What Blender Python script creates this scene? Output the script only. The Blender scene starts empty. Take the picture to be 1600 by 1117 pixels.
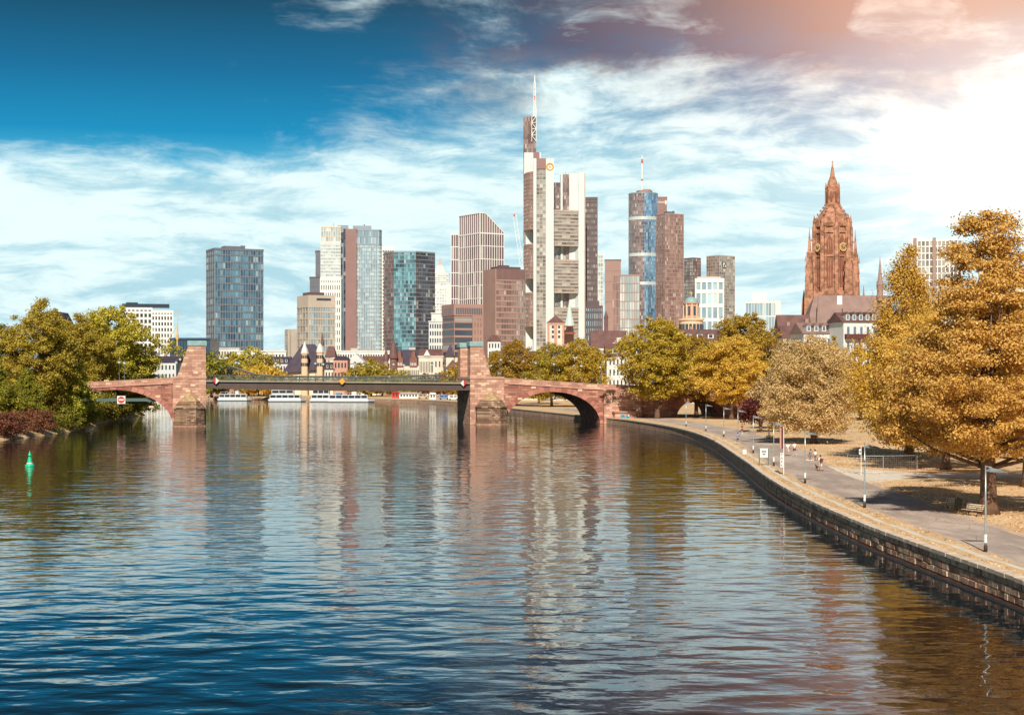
import bpy, math, random
import numpy as np
from mathutils import Vector, Matrix
R = math.radians
scene = bpy.context.scene
COL = scene.collection
FPX, HZ, CAMZ = 2480.0, 588.0, 12.0          # focal length in photo pixels, horizon row, eye height over the river

# ------------------------------------------------------------------ camera
cam = bpy.data.cameras.new('camera'); camo = bpy.data.objects.new('camera', cam); COL.objects.link(camo)
camo.location = (0, 0, CAMZ); camo.rotation_euler = (R(90), 0, 0)
cam.sensor_width = 36; cam.lens = FPX / 1600 * 36; cam.shift_y = (HZ - 558.5) / 1600
cam.clip_start = 1; cam.clip_end = 30000
scene.camera = camo
scene.view_settings.view_transform = 'Standard'; scene.view_settings.look = 'None'
scene.view_settings.exposure = 0.15; scene.view_settings.gamma = 1
scene.cycles.use_denoising = True
scene.cycles.max_bounces = 6; scene.cycles.transparent_max_bounces = 6; scene.cycles.volume_bounces = 0
scene.cycles.caustics_reflective = False; scene.cycles.caustics_refractive = False
scene.cycles.sample_clamp_indirect = 6

# ------------------------------------------------------------------ node helpers
class NT:
    def __init__(s, tree): s.t = tree; s.n = tree.nodes; s.l = tree.links
    def node(s, typ, **kw):
        n = s.n.new(typ)
        for k, v in kw.items(): setattr(n, k, v)
        return n
    def put(s, sock, v):
        if v is None: return
        if isinstance(v, bpy.types.NodeSocket): s.l.new(v, sock)
        else:
            if hasattr(sock, 'default_value'):
                try:
                    if len(sock.default_value) == 4 and len(v) == 3: v = (*v, 1)
                except TypeError: pass
                sock.default_value = v
    def m(s, op, a, b=None, c=None, clamp=False):
        n = s.node('ShaderNodeMath', operation=op, use_clamp=clamp)
        for i, v in enumerate((a, b, c)): s.put(n.inputs[i], v)
        return n.outputs[0]
    def v(s, op, a, b=None):
        n = s.node('ShaderNodeVectorMath', operation=op)
        s.put(n.inputs[0], a); s.put(n.inputs[1], b)
        return n.outputs[0]
    def mix(s, f, a, b, mode='MIX', clamp=False):
        n = s.node('ShaderNodeMix', data_type='RGBA', blend_type=mode, clamp_result=clamp)
        s.put(n.inputs[0], f); s.put(n.inputs[6], a); s.put(n.inputs[7], b)
        return n.outputs[2]
    def noise(s, vec, scale, detail=4, rough=0.55, dist=0.0):
        n = s.node('ShaderNodeTexNoise'); s.put(n.inputs['Vector'], vec)
        n.inputs['Scale'].default_value = scale; n.inputs['Detail'].default_value = detail
        n.inputs['Roughness'].default_value = rough; n.inputs['Distortion'].default_value = dist
        return n.outputs['Fac']
    def ramp(s, f, stops, interp='LINEAR'):
        n = s.node('ShaderNodeValToRGB'); s.put(n.inputs[0], f); e = n.color_ramp.elements
        n.color_ramp.interpolation = interp
        while len(e) < len(stops): e.new(0.5)
        for el, (p, c) in zip(e, stops):
            el.position = p; el.color = (*c, 1) if len(c) == 3 else c
        return n.outputs[0]
    def smooth(s, x, a, b):
        n = s.node('ShaderNodeMapRange', interpolation_type='SMOOTHSTEP')
        s.put(n.inputs[0], x); n.inputs[1].default_value = a; n.inputs[2].default_value = b
        return n.outputs[0]
    def xyz(s, x, y, z):
        n = s.node('ShaderNodeCombineXYZ'); s.put(n.inputs[0], x); s.put(n.inputs[1], y); s.put(n.inputs[2], z); return n.outputs[0]

def S(r, g, b):                                # sRGB 0-255 to linear
    f = lambda c: (c / 12.92 if c <= 0.04045 else ((c + 0.055) / 1.055) ** 2.4)
    return tuple(f(c / 255) for c in (r, g, b))

# ------------------------------------------------------------------ sky and sun
SUN_EL, SUN_AZ = 37, 184                       # azimuth clockwise from +Y: behind the camera
world = bpy.data.worlds.new('World'); scene.world = world; world.use_nodes = True
w = NT(world.node_tree); w.n.clear()
out = w.node('ShaderNodeOutputWorld'); bg = w.node('ShaderNodeBackground'); bg.inputs[1].default_value = 0.1
w.l.new(bg.outputs[0], out.inputs[0])
sky = w.node('ShaderNodeTexSky', sky_type='NISHITA', sun_disc=False, sun_elevation=R(SUN_EL), sun_rotation=R(SUN_AZ))
gen = w.node('ShaderNodeTexCoord').outputs['Generated']
dirn = w.v('NORMALIZE', gen)
sep = w.node('ShaderNodeSeparateXYZ'); w.l.new(dirn, sep.inputs[0])
AZ = w.m('MULTIPLY', w.m('ARCTAN2', sep.outputs[0], sep.outputs[1]), 57.2958)      # degrees right of +Y
EL = w.m('MULTIPLY', w.m('ARCSINE', sep.outputs[2]), 57.2958)                      # degrees above horizon
# clear air: pale at the horizon, saturated blue at mid height, dark teal above
clear = w.ramp(w.m('DIVIDE', EL, 40), [(0.0, S(176, 218, 226)), (0.11, S(160, 214, 228)), (0.18, S(70, 176, 212)), (0.215, S(0, 138, 186)),
      (0.27, S(0, 104, 148)), (0.33, S(4, 70, 98)), (0.40, S(8, 46, 66)), (1.0, S(12, 48, 74))])
skyc = w.mix(0.04, w.mix(1.0, clear, (10, 10, 10), 'MULTIPLY'), sky.outputs[0])
# cloud coordinates: stretched along the horizon and warped
base = w.xyz(w.m('MULTIPLY', AZ, 0.115), w.m('MULTIPLY', EL, 0.25), 3.7)
wn = w.node('ShaderNodeTexNoise'); w.put(wn.inputs['Vector'], base); wn.inputs['Scale'].default_value = 1.0; wn.inputs['Detail'].default_value = 3
warp = w.v('ADD', base, w.v('MULTIPLY', w.v('SUBTRACT', wn.outputs['Color'], (0.5, 0.5, 0.5)), (0.7, 0.5, 0)))
big = w.noise(warp, 1.15, 9, 0.64)
fine = w.noise(w.v('MULTIPLY', warp, (1.2, 2.6, 1)), 2.2, 8, 0.62)
def gauss(a0, e0, sa, se, rot=0.0):
    da = w.m('SUBTRACT', AZ, a0); de = w.m('SUBTRACT', EL, e0)
    c, s_ = math.cos(R(rot)), math.sin(R(rot))
    x = w.m('DIVIDE', w.m('ADD', w.m('MULTIPLY', da, c), w.m('MULTIPLY', de, s_)), sa)
    y = w.m('DIVIDE', w.m('SUBTRACT', w.m('MULTIPLY', de, c), w.m('MULTIPLY', da, s_)), se)
    return w.m('POWER', 2.718, w.m('MULTIPLY', -1.0, w.m('ADD', w.m('MULTIPLY', x, x), w.m('MULTIPLY', y, y))))
gap = gauss(-20.0, 11.8, 14.0, 4.5, -6)                                            # the clear blue opening
veil = w.m('ADD', w.smooth(EL, 9.6, 5.0), w.m('MULTIPLY', gauss(0.0, 9.3, 6.0, 2.6, -12), 0.55))                                                      # thin cloud sheet low in the sky
cover = w.m('ADD', w.m('ADD', w.m('MULTIPLY', big, 1.15), w.m('MULTIPLY', fine, 0.55)), w.m('MULTIPLY', veil, 0.54))
cover = w.m('SUBTRACT', w.m('SUBTRACT', cover, w.m('MULTIPLY', gap, 0.52)), w.m('MULTIPLY', w.smooth(EL, 13.0, 17.5), 0.42))
dens = w.smooth(cover, 0.66, 1.16)
# grey-violet body of the higher cloud, white where thin and lit
shade = w.m('MULTIPLY', w.smooth(EL, 7.5, 12.5), w.smooth(w.noise(w.v('ADD', warp, (4.2, 1.3, 0)), 1.3, 6, 0.6), 0.58, 0.40))
white = w.mix(w.smooth(w.m('ADD', w.m('MULTIPLY', fine, .6), w.m('MULTIPLY', big, .4)), 0.40, 0.58), S(172, 212, 224), S(228, 248, 248))
grey = S(78, 80, 104)
shade = w.m('ADD', shade, w.m('MULTIPLY', gauss(11.5, 14.0, 7.0, 2.8), 0.75), clamp=True)
ccol = w.mix(shade, white, grey)
col = w.mix(dens, skyc, w.mix(1.0, ccol, (10, 10, 10), 'MULTIPLY'))
# the bright hazy glow high on the right
g1 = gauss(19.5, 8.4, 7.0, 5.0); g2 = gauss(14.0, 14.0, 8.5, 5.0)
glow = w.mix(1.0, w.mix(1.0, (6.6, 5.3, 3.9), g1, 'MULTIPLY'), w.mix(1.0, (5.6, 2.3, 0.8), g2, 'MULTIPLY'), 'ADD')
w.l.new(w.mix(1.0, col, glow, 'ADD'), bg.inputs[0])

sl = bpy.data.lights.new('sun', 'SUN'); sl.energy = 4.7; sl.angle = R(0.55); sl.color = (1.0, 0.92, 0.80)
so = bpy.data.objects.new('sun', sl); COL.objects.link(so); so.location = (60, -200, 300)
tosun = Vector((math.sin(R(SUN_AZ)) * math.cos(R(SUN_EL)), math.cos(R(SUN_AZ)) * math.cos(R(SUN_EL)), math.sin(R(SUN_EL))))
so.rotation_euler = (-tosun).to_track_quat('-Z', 'Y').to_euler()

# ------------------------------------------------------------------ materials
MATS = {}
def mat(name, col, rough=0.8, var=0.25, scale=1.5, metal=0.0, bump=0.0, col2=None, spec=None):
    if name in MATS: return MATS[name]
    m = bpy.data.materials.new(name); m.use_nodes = True; t = NT(m.node_tree)
    b = t.n['Principled BSDF']; pos = t.node('ShaderNodeNewGeometry').outputs['Position']
    f = t.noise(pos, scale, 5, 0.6)
    c2 = col2 or tuple(min(1, c * (1 + var)) for c in col); c1 = tuple(c * (1 - var) for c in col) if not col2 else col
    t.l.new(t.mix(t.smooth(f, 0.3, 0.7), c1, c2), b.inputs['Base Color'])
    b.inputs['Roughness'].default_value = rough; b.inputs['Metallic'].default_value = metal
    if spec is not None: b.inputs['Specular IOR Level'].default_value = spec
    if bump:
        bn = t.node('ShaderNodeBump'); bn.inputs['Strength'].default_value = 0.8; bn.inputs['Distance'].default_value = bump
        t.l.new(t.noise(pos, scale * 3, 5, 0.65), bn.inputs['Height']); t.l.new(bn.outputs[0], b.inputs['Normal'])
    MATS[name] = m; return m

def glass(name, ca, cb, metal=0.35, rough=0.12, lit=0.0, spread=1.0):
    """curtain-wall glass: every pane (one unit of UV) has its own blind, tint and slight tilt"""
    m = bpy.data.materials.new(name); m.use_nodes = True; t = NT(m.node_tree); b = t.n['Principled BSDF']
    uv = t.node('ShaderNodeTexCoord').outputs['UV']; fl = t.v('FLOOR', uv)
    wn = t.node('ShaderNodeTexWhiteNoise', noise_dimensions='2D'); t.l.new(fl, wn.inputs['Vector'])
    big = t.noise(uv, 0.16, 3, 0.6)
    f = t.m('ADD', t.m('MULTIPLY', t.m('POWER', wn.outputs['Value'], 2.2), spread * 0.75), t.m('MULTIPLY', t.smooth(big, 0.38, 0.66), 0.5), clamp=True)
    blind = t.m('GREATER_THAN', wn.outputs['Value'], 0.93)
    t.l.new(t.mix(t.m('MULTIPLY', blind, .45), t.mix(f, tuple(x * .8 for x in ca), cb), S(214, 210, 200)), b.inputs['Base Color'])
    b.inputs['Metallic'].default_value = metal
    t.l.new(t.m('ADD', rough, t.m('MULTIPLY', wn.outputs['Value'], 0.15)), b.inputs['Roughness'])
    geo = t.node('ShaderNodeNewGeometry').outputs['Normal']
    tilt = t.v('MULTIPLY', t.v('SUBTRACT', wn.outputs['Color'], (0.5, 0.5, 0.5)), (0.07, 0.07, 0.07))
    t.l.new(t.v('NORMALIZE', t.v('ADD', geo, tilt)), b.inputs['Normal'])
    MATS[name] = m; return m

def masonry(name, cols, bw, bh, mortar, scale=1.0, mor=0.018, bump=0.03, stain=0.35, swap=True, pale=0.06, palec=None):
    """coursed stone in the object's own x-z plane"""
    m = bpy.data.materials.new(name); m.use_nodes = True; t = NT(m.node_tree); b = t.n['Principled BSDF']
    oc = t.node('ShaderNodeTexCoord').outputs['Object']; sp = t.node('ShaderNodeSeparateXYZ'); t.l.new(oc, sp.inputs[0])
    vec = t.xyz(t.m('ADD', sp.outputs[0], sp.outputs[1]), sp.outputs[2], 0.0) if swap else oc
    br = t.node('ShaderNodeTexBrick'); t.l.new(vec, br.inputs['Vector']); br.offset_frequency = 2
    br.inputs['Color1'].default_value = (0, 0, 0, 1); br.inputs['Color2'].default_value = (1, 1, 1, 1); br.inputs['Mortar'].default_value = (0.5, 0.5, 0.5, 1)
    br.inputs['Scale'].default_value = scale; br.inputs['Mortar Size'].default_value = mor; br.inputs['Mortar Smooth'].default_value = 0.2
    br.inputs['Brick Width'].default_value = bw; br.inputs['Row Height'].default_value = bh; br.inputs['Bias'].default_value = 0
    c = t.ramp(br.outputs['Color'], [(0, cols[0]), (0.45, cols[1]), (1 - pale, cols[2]), (1.0, palec or cols[2])])
    c = t.mix(br.outputs['Fac'], c, mortar)
    pos = t.node('ShaderNodeNewGeometry').outputs['Position']
    st = t.smooth(t.noise(t.v('MULTIPLY', pos, (1, 1, 0.35)), 0.30, 6, 0.65), 0.42, 0.75)
    c = t.mix(t.m('MULTIPLY', st, stain), c, tuple(x * 0.35 for x in cols[0]))
    gr = t.noise(pos, 5, 4, 0.6); c = t.mix(0.28, c, t.mix(gr, tuple(x * 0.6 for x in cols[1]), tuple(min(1, x * 1.35) for x in cols[1])))
    t.l.new(c, b.inputs['Base Color']); b.inputs['Roughness'].default_value = 0.9
    bn = t.node('ShaderNodeBump'); bn.inputs['Distance'].default_value = bump; bn.inputs['Strength'].default_value = 1
    t.l.new(t.m('SUBTRACT', t.m('MULTIPLY', gr, 0.5), br.outputs['Fac']), bn.inputs['Height']); t.l.new(bn.outputs[0], b.inputs['Normal'])
    MATS[name] = m; return m

def leaves(name, dark, lit, third=None):
    m = bpy.data.materials.new(name); m.use_nodes = True; t = NT(m.node_tree); t.n.remove(t.n['Principled BSDF'])
    a = t.node('ShaderNodeAttribute', attribute_name='rnd').outputs['Fac']
    oi = t.node('ShaderNodeObjectInfo').outputs['Random']
    c = t.ramp(a, [(0, dark), (0.55, lit), (1, third or tuple(min(1, x * 1.45) for x in lit))])
    hs = t.node('ShaderNodeHueSaturation'); t.l.new(c, hs.inputs['Color'])
    t.l.new(t.m('ADD', 0.488, t.m('MULTIPLY', oi, 0.024)), hs.inputs['Hue']); t.l.new(t.m('ADD', 0.85, t.m('MULTIPLY', oi, 0.3)), hs.inputs['Value'])
    d = t.node('ShaderNodeBsdfDiffuse'); tr = t.node('ShaderNodeBsdfTranslucent'); gl = t.node('ShaderNodeBsdfGlossy')
    t.l.new(hs.outputs[0], d.inputs[0]); t.l.new(hs.outputs[0], tr.inputs[0]); gl.inputs['Roughness'].default_value = 0.5
    gl.inputs['Color'].default_value = (0.8, 0.8, 0.75, 1)
    mx = t.node('ShaderNodeMixShader'); mx.inputs[0].default_value = 0.30; t.l.new(d.outputs[0], mx.inputs[1]); t.l.new(tr.outputs[0], mx.inputs[2])
    m2 = t.node('ShaderNodeMixShader'); m2.inputs[0].default_value = 0.02; t.l.new(mx.outputs[0], m2.inputs[1]); t.l.new(gl.outputs[0], m2.inputs[2])
    t.l.new(m2.outputs[0], t.n['Material Output'].inputs[0]); MATS[name] = m; return m

def river_mat():
    m = bpy.data.materials.new('river'); m.use_nodes = True; t = NT(m.node_tree); b = t.n['Principled BSDF']
    pos = t.node('ShaderNodeNewGeometry').outputs['Position']
    v1 = t.v('MULTIPLY', pos, (0.68, 1.0, 1.0))
    wn = t.node('ShaderNodeTexNoise'); t.put(wn.inputs['Vector'], v1); wn.inputs['Scale'].default_value = 0.5; wn.inputs['Detail'].default_value = 2
    v2 = t.v('ADD', v1, t.v('MULTIPLY', wn.outputs['Color'], (0.9, 0.9, 0)))
    n1 = t.noise(v2, 0.46, 1.5, 0.45); n4 = t.noise(v2, 1.25, 2.0, 0.5); n2 = t.noise(t.v('MULTIPLY', pos, (0.6, 1.0, 1)), 2.6, 2, 0.5); n3 = t.noise(pos, 0.11, 2, 0.5)
    gust = t.smooth(t.noise(t.v('MULTIPLY', pos, (1, 0.45, 1)), 0.035, 3, 0.6), 0.35, 0.7)
    h = t.m('ADD', t.m('ADD', t.m('MULTIPLY', n1, 1.25), t.m('ADD', t.m('MULTIPLY', n4, 0.20), t.m('MULTIPLY', n2, 0.04))), t.m('MULTIPLY', n3, 1.2))
    bn = t.node('ShaderNodeBump'); t.l.new(t.m('ADD', 0.45, t.m('MULTIPLY', gust, 0.55)), bn.inputs['Strength']); bn.inputs['Distance'].default_value = 0.115
    t.l.new(h, bn.inputs['Height']); t.l.new(bn.outputs[0], b.inputs['Normal'])
    b.inputs['Base Color'].default_value = (0.004, 0.011, 0.016, 1); b.inputs['Roughness'].default_value = 0.03; b.inputs['IOR'].default_value = 1.36
    MATS['river'] = m; return m

# ------------------------------------------------------------------ mesh helpers
class MB:
    def __init__(s): s.V = []; s.F = []; s.I = []; s.UV = None
    def quad(s, a, b, c, d, mi=0):
        n = len(s.V); s.V += [a, b, c, d]; s.F.append((n, n + 1, n + 2, n + 3)); s.I.append(mi); return s
    def poly(s, pts, mi=0):
        n = len(s.V); s.V += list(pts); s.F.append(tuple(range(n, n + len(pts)))); s.I.append(mi); return s
    def box(s, x0, x1, y0, y1, z0, z1, mi=0):
        n = len(s.V)
        s.V += [(x0, y0, z0), (x1, y0, z0), (x1, y1, z0), (x0, y1, z0), (x0, y0, z1), (x1, y0, z1), (x1, y1, z1), (x0, y1, z1)]
        for f in ((0, 3, 2, 1), (4, 5, 6, 7), (0, 1, 5, 4), (1, 2, 6, 5), (2, 3, 7, 6), (3, 0, 4, 7)):
            s.F.append(tuple(n + i for i in f)); s.I.append(mi)
        return s
    def loft(s, rings, mi=0, cap=True):
        """rings: lists of points of equal length, bottom to top, counter-clockwise seen from above"""
        n0 = len(s.V); k = len(rings[0])
        for r in rings: s.V += [tuple(p) for p in r]
        for j in range(len(rings) - 1):
            for i in range(k):
                a = n0 + j * k + i; b = n0 + j * k + (i + 1) % k
                s.F.append((a, b, b + k, a + k)); s.I.append(mi)
        if cap:
            s.F.append(tuple(n0 + i for i in reversed(range(k)))); s.I.append(mi)
            s.F.append(tuple(n0 + (len(rings) - 1) * k + i for i in range(k))); s.I.append(mi)
        return s
    def prism(s, poly, z0, z1, mi=0): return s.loft([[(x, y, z0) for x, y in poly], [(x, y, z1) for x, y in poly]], mi)
    def cyl(s, c, r0, r1, z0, z1, n=10, mi=0, ph=0.0, tw=None):
        ring = lambda r, z: [(c[0] + r * math.cos(ph + 2 * math.pi * i / n), c[1] + r * math.sin(ph + 2 * math.pi * i / n), z) for i in range(n)]
        return s.loft([ring(max(r0, 1e-3), z0), ring(max(r1, 1e-3), z1)], mi)
    def lathe(s, c, prof, n=12, mi=0, ph=0.0):
        return s.loft([[(c[0] + max(r, 1e-3) * math.cos(ph + 2 * math.pi * i / n), c[1] + max(r, 1e-3) * math.sin(ph + 2 * math.pi * i / n), z) for i in range(n)] for r, z in prof], mi)
    def tube(s, pts, rad, n=6, mi=0):
        pts = [Vector(p) for p in pts]; rings = []
        for i, p in enumerate(pts):
            d = (pts[min(i + 1, len(pts) - 1)] - pts[max(i - 1, 0)]).normalized()
            u = d.orthogonal().normalized() if i == 0 else (u - d * u.dot(d)).normalized()
            v = d.cross(u); r = rad[i] if isinstance(rad, (list, tuple)) else rad
            rings.append([tuple(p + (u * math.cos(2 * math.pi * k / n) + v * math.sin(2 * math.pi * k / n)) * r) for k in range(n)])
        return s.loft(rings, mi)
    def beam(s, a, b, wdt, mi=0): return s.tube([a, b], wdt * 0.7071, 4, mi)
    def mesh(s, name, mats, smooth=False):
        me = bpy.data.meshes.new(name); me.from_pydata(s.V, [], s.F)
        for m in (mats if isinstance(mats, (list, tuple)) else [mats]): me.materials.append(MATS[m] if isinstance(m, str) else m)
        if any(s.I): me.polygons.foreach_set('material_index', s.I)
        if smooth: me.polygons.foreach_set('use_smooth', [True] * len(me.polygons))
        me.update(); return me
    def build(s, name, mats, parent=None, loc=(0, 0, 0), rot=(0, 0, 0), smooth=False):
        return put(name, s.mesh(name, mats, smooth), parent, loc, rot)

def put(name, me, parent=None, loc=(0, 0, 0), rot=(0, 0, 0), scale=(1, 1, 1)):
    o = bpy.data.objects.new(name, me); COL.objects.link(o); o.parent = parent
    o.location = loc; o.rotation_euler = rot; o.scale = scale; return o
def tag(o, label=None, cat=None, group=None, kind=None):
    for k, v in (('label', label), ('category', cat), ('group', group), ('kind', kind)):
        if v: o[k] = v
    return o
def thing(name, label, cat, loc=(0, 0, 0), rz=0.0, group=None):
    o = bpy.data.objects.new(name, None); COL.objects.link(o); o.location = loc; o.rotation_euler = (0, 0, rz)
    o.empty_display_size = 0.5
    return tag(o, label, cat, group)
def struct(o): return tag(o, kind='structure')
def XX(px, Y): return (px - 800) / FPX * Y       # metres right of the optical axis at depth Y
def ZZ(py, Y): return CAMZ - (py - HZ) / FPX * Y
GZ = 1.55                                         # quay and city ground level above the river

# ------------------------------------------------------------------ materials used
mat('asphalt', S(166, 152, 142), 0.92, 0.12, 0.6, bump=0.01)
def asphalt_mat():
    m = MATS['asphalt']; t = NT(m.node_tree); b = t.n['Principled BSDF']; pos = t.node('ShaderNodeNewGeometry').outputs['Position']
    vo = t.node('ShaderNodeTexVoronoi', feature='DISTANCE_TO_EDGE'); t.put(vo.inputs['Vector'], t.v('ADD', t.v('MULTIPLY', pos, (1, .6, 0)), t.v('MULTIPLY', t.node('ShaderNodeTexNoise').outputs['Color'], (.6, .6, 0)))); vo.inputs['Scale'].default_value = .28
    crack = t.m('LESS_THAN', vo.outputs['Distance'], .006)
    a = t.smooth(t.noise(t.v('MULTIPLY', pos, (1, .35, 1)), .35, 5, .65), .4, .62); g = t.noise(pos, 14, 2, .5)
    c = t.mix(a, S(172, 152, 140), S(210, 190, 174)); c = t.mix(.22, c, t.mix(g, S(100, 92, 88), S(220, 206, 194))); c = t.mix(t.m('MULTIPLY', crack, .55), c, S(84, 74, 70))
    t.l.new(c, b.inputs['Base Color'])
asphalt_mat()
mat('dirt', S(205, 180, 155), 0.95, 0.15, 1.2, bump=0.01)
mat('gravel_pale', S(226, 214, 196), 0.95, 0.10, 1.0)
mat('coping', S(222, 200, 176), 0.9, 0.18, 1.6, bump=0.015)
mat('concrete', S(178, 165, 152), 0.9, 0.15, 0.5)
mat('white_wall', S(214, 216, 212), 0.85, 0.06, 0.2)
mat('cream_wall', S(214, 206, 188), 0.85, 0.08, 0.2)
mat('beige_wall', S(186, 174, 160), 0.85, 0.08, 0.1)
mat('slate', S(72, 62, 76), 0.75, 0.2, 0.4)
mat('slate_warm', S(112, 80, 76), 0.75, 0.2, 0.4)
mat('red_roof', S(134, 92, 82), 0.8, 0.2, 0.4)
mat('brown_panel', S(142, 110, 106), 0.6, 0.06, 0.1)
mat('brown_frame', S(164, 132, 122), 0.7, 0.08, 0.1)
mat('pale_frame', S(206, 210, 206), 0.6, 0.05, 0.1)
mat('white_frame', S(226, 226, 220), 0.6, 0.04, 0.1)
mat('steel_frame', S(150, 160, 168), 0.4, 0.06, 0.1, metal=0.4)
mat('dark_frame', S(98, 80, 82), 0.6, 0.08, 0.1)
mat('grey_panel', S(104, 108, 118), 0.6, 0.08, 0.1)
mat('win_dark', S(58, 62, 72), 0.15, 0.3, 0.7, spec=0.7)
mat('win_blue', S(92, 112, 130), 0.12, 0.3, 0.5, spec=0.8)
mat('bark', S(112, 84, 66), 0.95, 0.3, 3.0, bump=0.03)
mat('lamp_steel', S(190, 196, 194), 0.35, 0.1, 3, metal=0.7)
mat('lamp_dark', S(60, 46, 42), 0.6, 0.1, 3)
mat('lamp_green', S(92, 112, 108), 0.5, 0.15, 3, metal=0.3)
mat('globe', S(230, 238, 236), 0.3, 0.03, 2)
mat('girder', S(92, 74, 66), 0.55, 0.10, 0.4, metal=0.1)
mat('girder_edge', S(148, 142, 122), 0.6, 0.10, 0.4)
mat('rail_green', S(86, 90, 78), 0.55, 0.12, 2)
mat('copper_cap', S(140, 172, 172), 0.6, 0.12, 1.0)
mat('wood', S(216, 194, 164), 0.8, 0.2, 4)
mat('cast_iron', S(54, 44, 42), 0.6, 0.1, 4)
mat('bin', S(84, 84, 62), 0.6, 0.1, 4)
mat('boat_white', S(226, 228, 226), 0.35, 0.04, 1)
mat('boat_dark', S(44, 58, 72), 0.3, 0.1, 1)
mat('sign_white', S(232, 234, 230), 0.5, 0.03, 3)
mat('sign_red', S(200, 60, 54), 0.5, 0.05, 3)
mat('sign_yellow', S(232, 168, 58), 0.5, 0.05, 3)
mat('sign_grey', S(70, 72, 76), 0.5, 0.05, 3)
mat('buoy_green', S(24, 196, 142), 0.45, 0.12, 3)
mat('graffiti_blue', S(20, 150, 190), 0.7, 0.15, 2)
mat('crane_yellow', S(214, 176, 96), 0.6, 0.05, 1)
mat('fence_steel', S(190, 186, 178), 0.5, 0.08, 3, metal=0.5)
mat('sandstone_red', S(172, 124, 98), 0.9, 0.5, 0.45, bump=0.35)
mat('sandstone_dark', S(138, 86, 70), 0.9, 0.2, 0.3)
mat('stone_v0', S(180, 118, 102), .9, .15, 1.0); mat('stone_v1', S(156, 98, 84), .9, .15, 1.0); mat('stone_v2', S(194, 134, 116), .9, .15, 1.0)
mat('coping_red', S(198, 152, 132), .9, .15, 1.2); mat('cap_stone', S(178, 150, 112), .9, .35, 1.2, bump=.05); mat('brick_red', S(196, 96, 84), .6, .05, 1)
mat('brown_stone', S(160, 132, 122), .8, .05, .1); mat('roof_grey', S(142, 116, 108), .7, .12, .3); mat('spire_green', S(196, 216, 204), .6, .06, .5)
mat('gold', S(240, 214, 150), 0.4, 0.05, 1)
mat('skin', S(206, 156, 128), 0.6, 0.05, 8)
mat('cloth_white', S(236, 234, 230), 0.85, 0.05, 8)
mat('cloth_red', S(170, 54, 48), 0.85, 0.1, 8)
mat('cloth_navy', S(48, 52, 72), 0.85, 0.1, 8)
mat('cloth_maroon', S(96, 50, 50), 0.85, 0.1, 8)
mat('cloth_blue', S(108, 138, 180), 0.85, 0.1, 8)
mat('cloth_black', S(40, 34, 36), 0.85, 0.1, 8)
mat('hair', S(54, 38, 32), 0.7, 0.1, 8)
mat('dog_fur', S(92, 60, 46), 0.9, 0.2, 8)
glass('glass_blue', S(56, 84, 110), S(126, 176, 198), 0.30, 0.10)
glass('glass_pale', S(142, 164, 178), S(196, 224, 230), 0.30, 0.14)
glass('glass_teal', S(48, 78, 88), S(140, 200, 208), 0.35, 0.08, spread=1.3)
glass('glass_maroon', S(104, 80, 84), S(146, 118, 120), 0.15, 0.15)
glass('glass_brown', S(118, 94, 90), S(176, 152, 144), 0.2, 0.14)
glass('glass_dark', S(48, 46, 56), S(104, 110, 120), 0.2, 0.12)
glass('glass_azure', S(70, 118, 160), S(160, 206, 232), 0.45, 0.08, spread=1.2)
glass('glass_grey', S(120, 112, 108), S(190, 186, 178), 0.2, 0.16)
glass('glass_light', S(176, 190, 190), S(226, 234, 230), 0.25, 0.16)
masonry('bridge_stone', (S(164, 116, 98), S(202, 154, 132), S(230, 190, 164)), 1.5, 0.62, S(134, 90, 80), pale=0.06, palec=S(236, 208, 178), stain=0.45)
masonry('spandrel_stone', (S(124, 78, 64), S(172, 116, 98), S(202, 146, 124)), 1.6, 0.6, S(112, 68, 60), pale=0.05, palec=S(226, 190, 160), stain=0.5)
masonry('rubble', (S(106, 76, 64), S(150, 116, 94), S(196, 166, 132)), 0.8, 0.42, S(80, 58, 50), mor=0.03, bump=0.06, stain=0.55, pale=0.15, palec=S(208, 186, 150))
masonry('quay_far', (S(172, 130, 108), S(202, 162, 134), S(222, 188, 160)), 0.9, 0.40, S(140, 104, 88), mor=0.03, bump=0.04, stain=0.5)
mat('stone_a', S(196, 156, 128), 0.95, 0.30, 2.6, bump=0.05)
mat('stone_b', S(178, 136, 110), 0.95, 0.35, 2.2, bump=0.05)
mat('stone_c', S(212, 176, 146), 0.95, 0.30, 3.0, bump=0.05)
mat('stone_joint', S(150, 114, 94), 0.95, 0.3, 2, bump=0.03)
leaves('leaf_gold', S(184, 140, 58), S(240, 198, 96), S(255, 228, 142))
leaves('leaf_gold2', S(168, 132, 48), S(226, 186, 78), S(248, 216, 116))
leaves('leaf_pale', S(186, 152, 90), S(234, 204, 136), S(252, 234, 180))
leaves('leaf_olive', S(120, 110, 38), S(194, 174, 66), S(226, 206, 90))
leaves('leaf_green', S(92, 92, 30), S(148, 140, 50), S(184, 174, 68))
leaves('leaf_bright', S(164, 162, 46), S(214, 210, 72), S(240, 236, 112))
leaves('leaf_amber', S(136, 112, 42), S(192, 158, 60), S(224, 194, 88))
leaves('leaf_plum', S(72, 36, 34), S(112, 60, 50), S(140, 80, 62))
leaves('leaf_rust', S(98, 62, 44), S(150, 100, 72), S(178, 128, 92))
river_mat()

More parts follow.
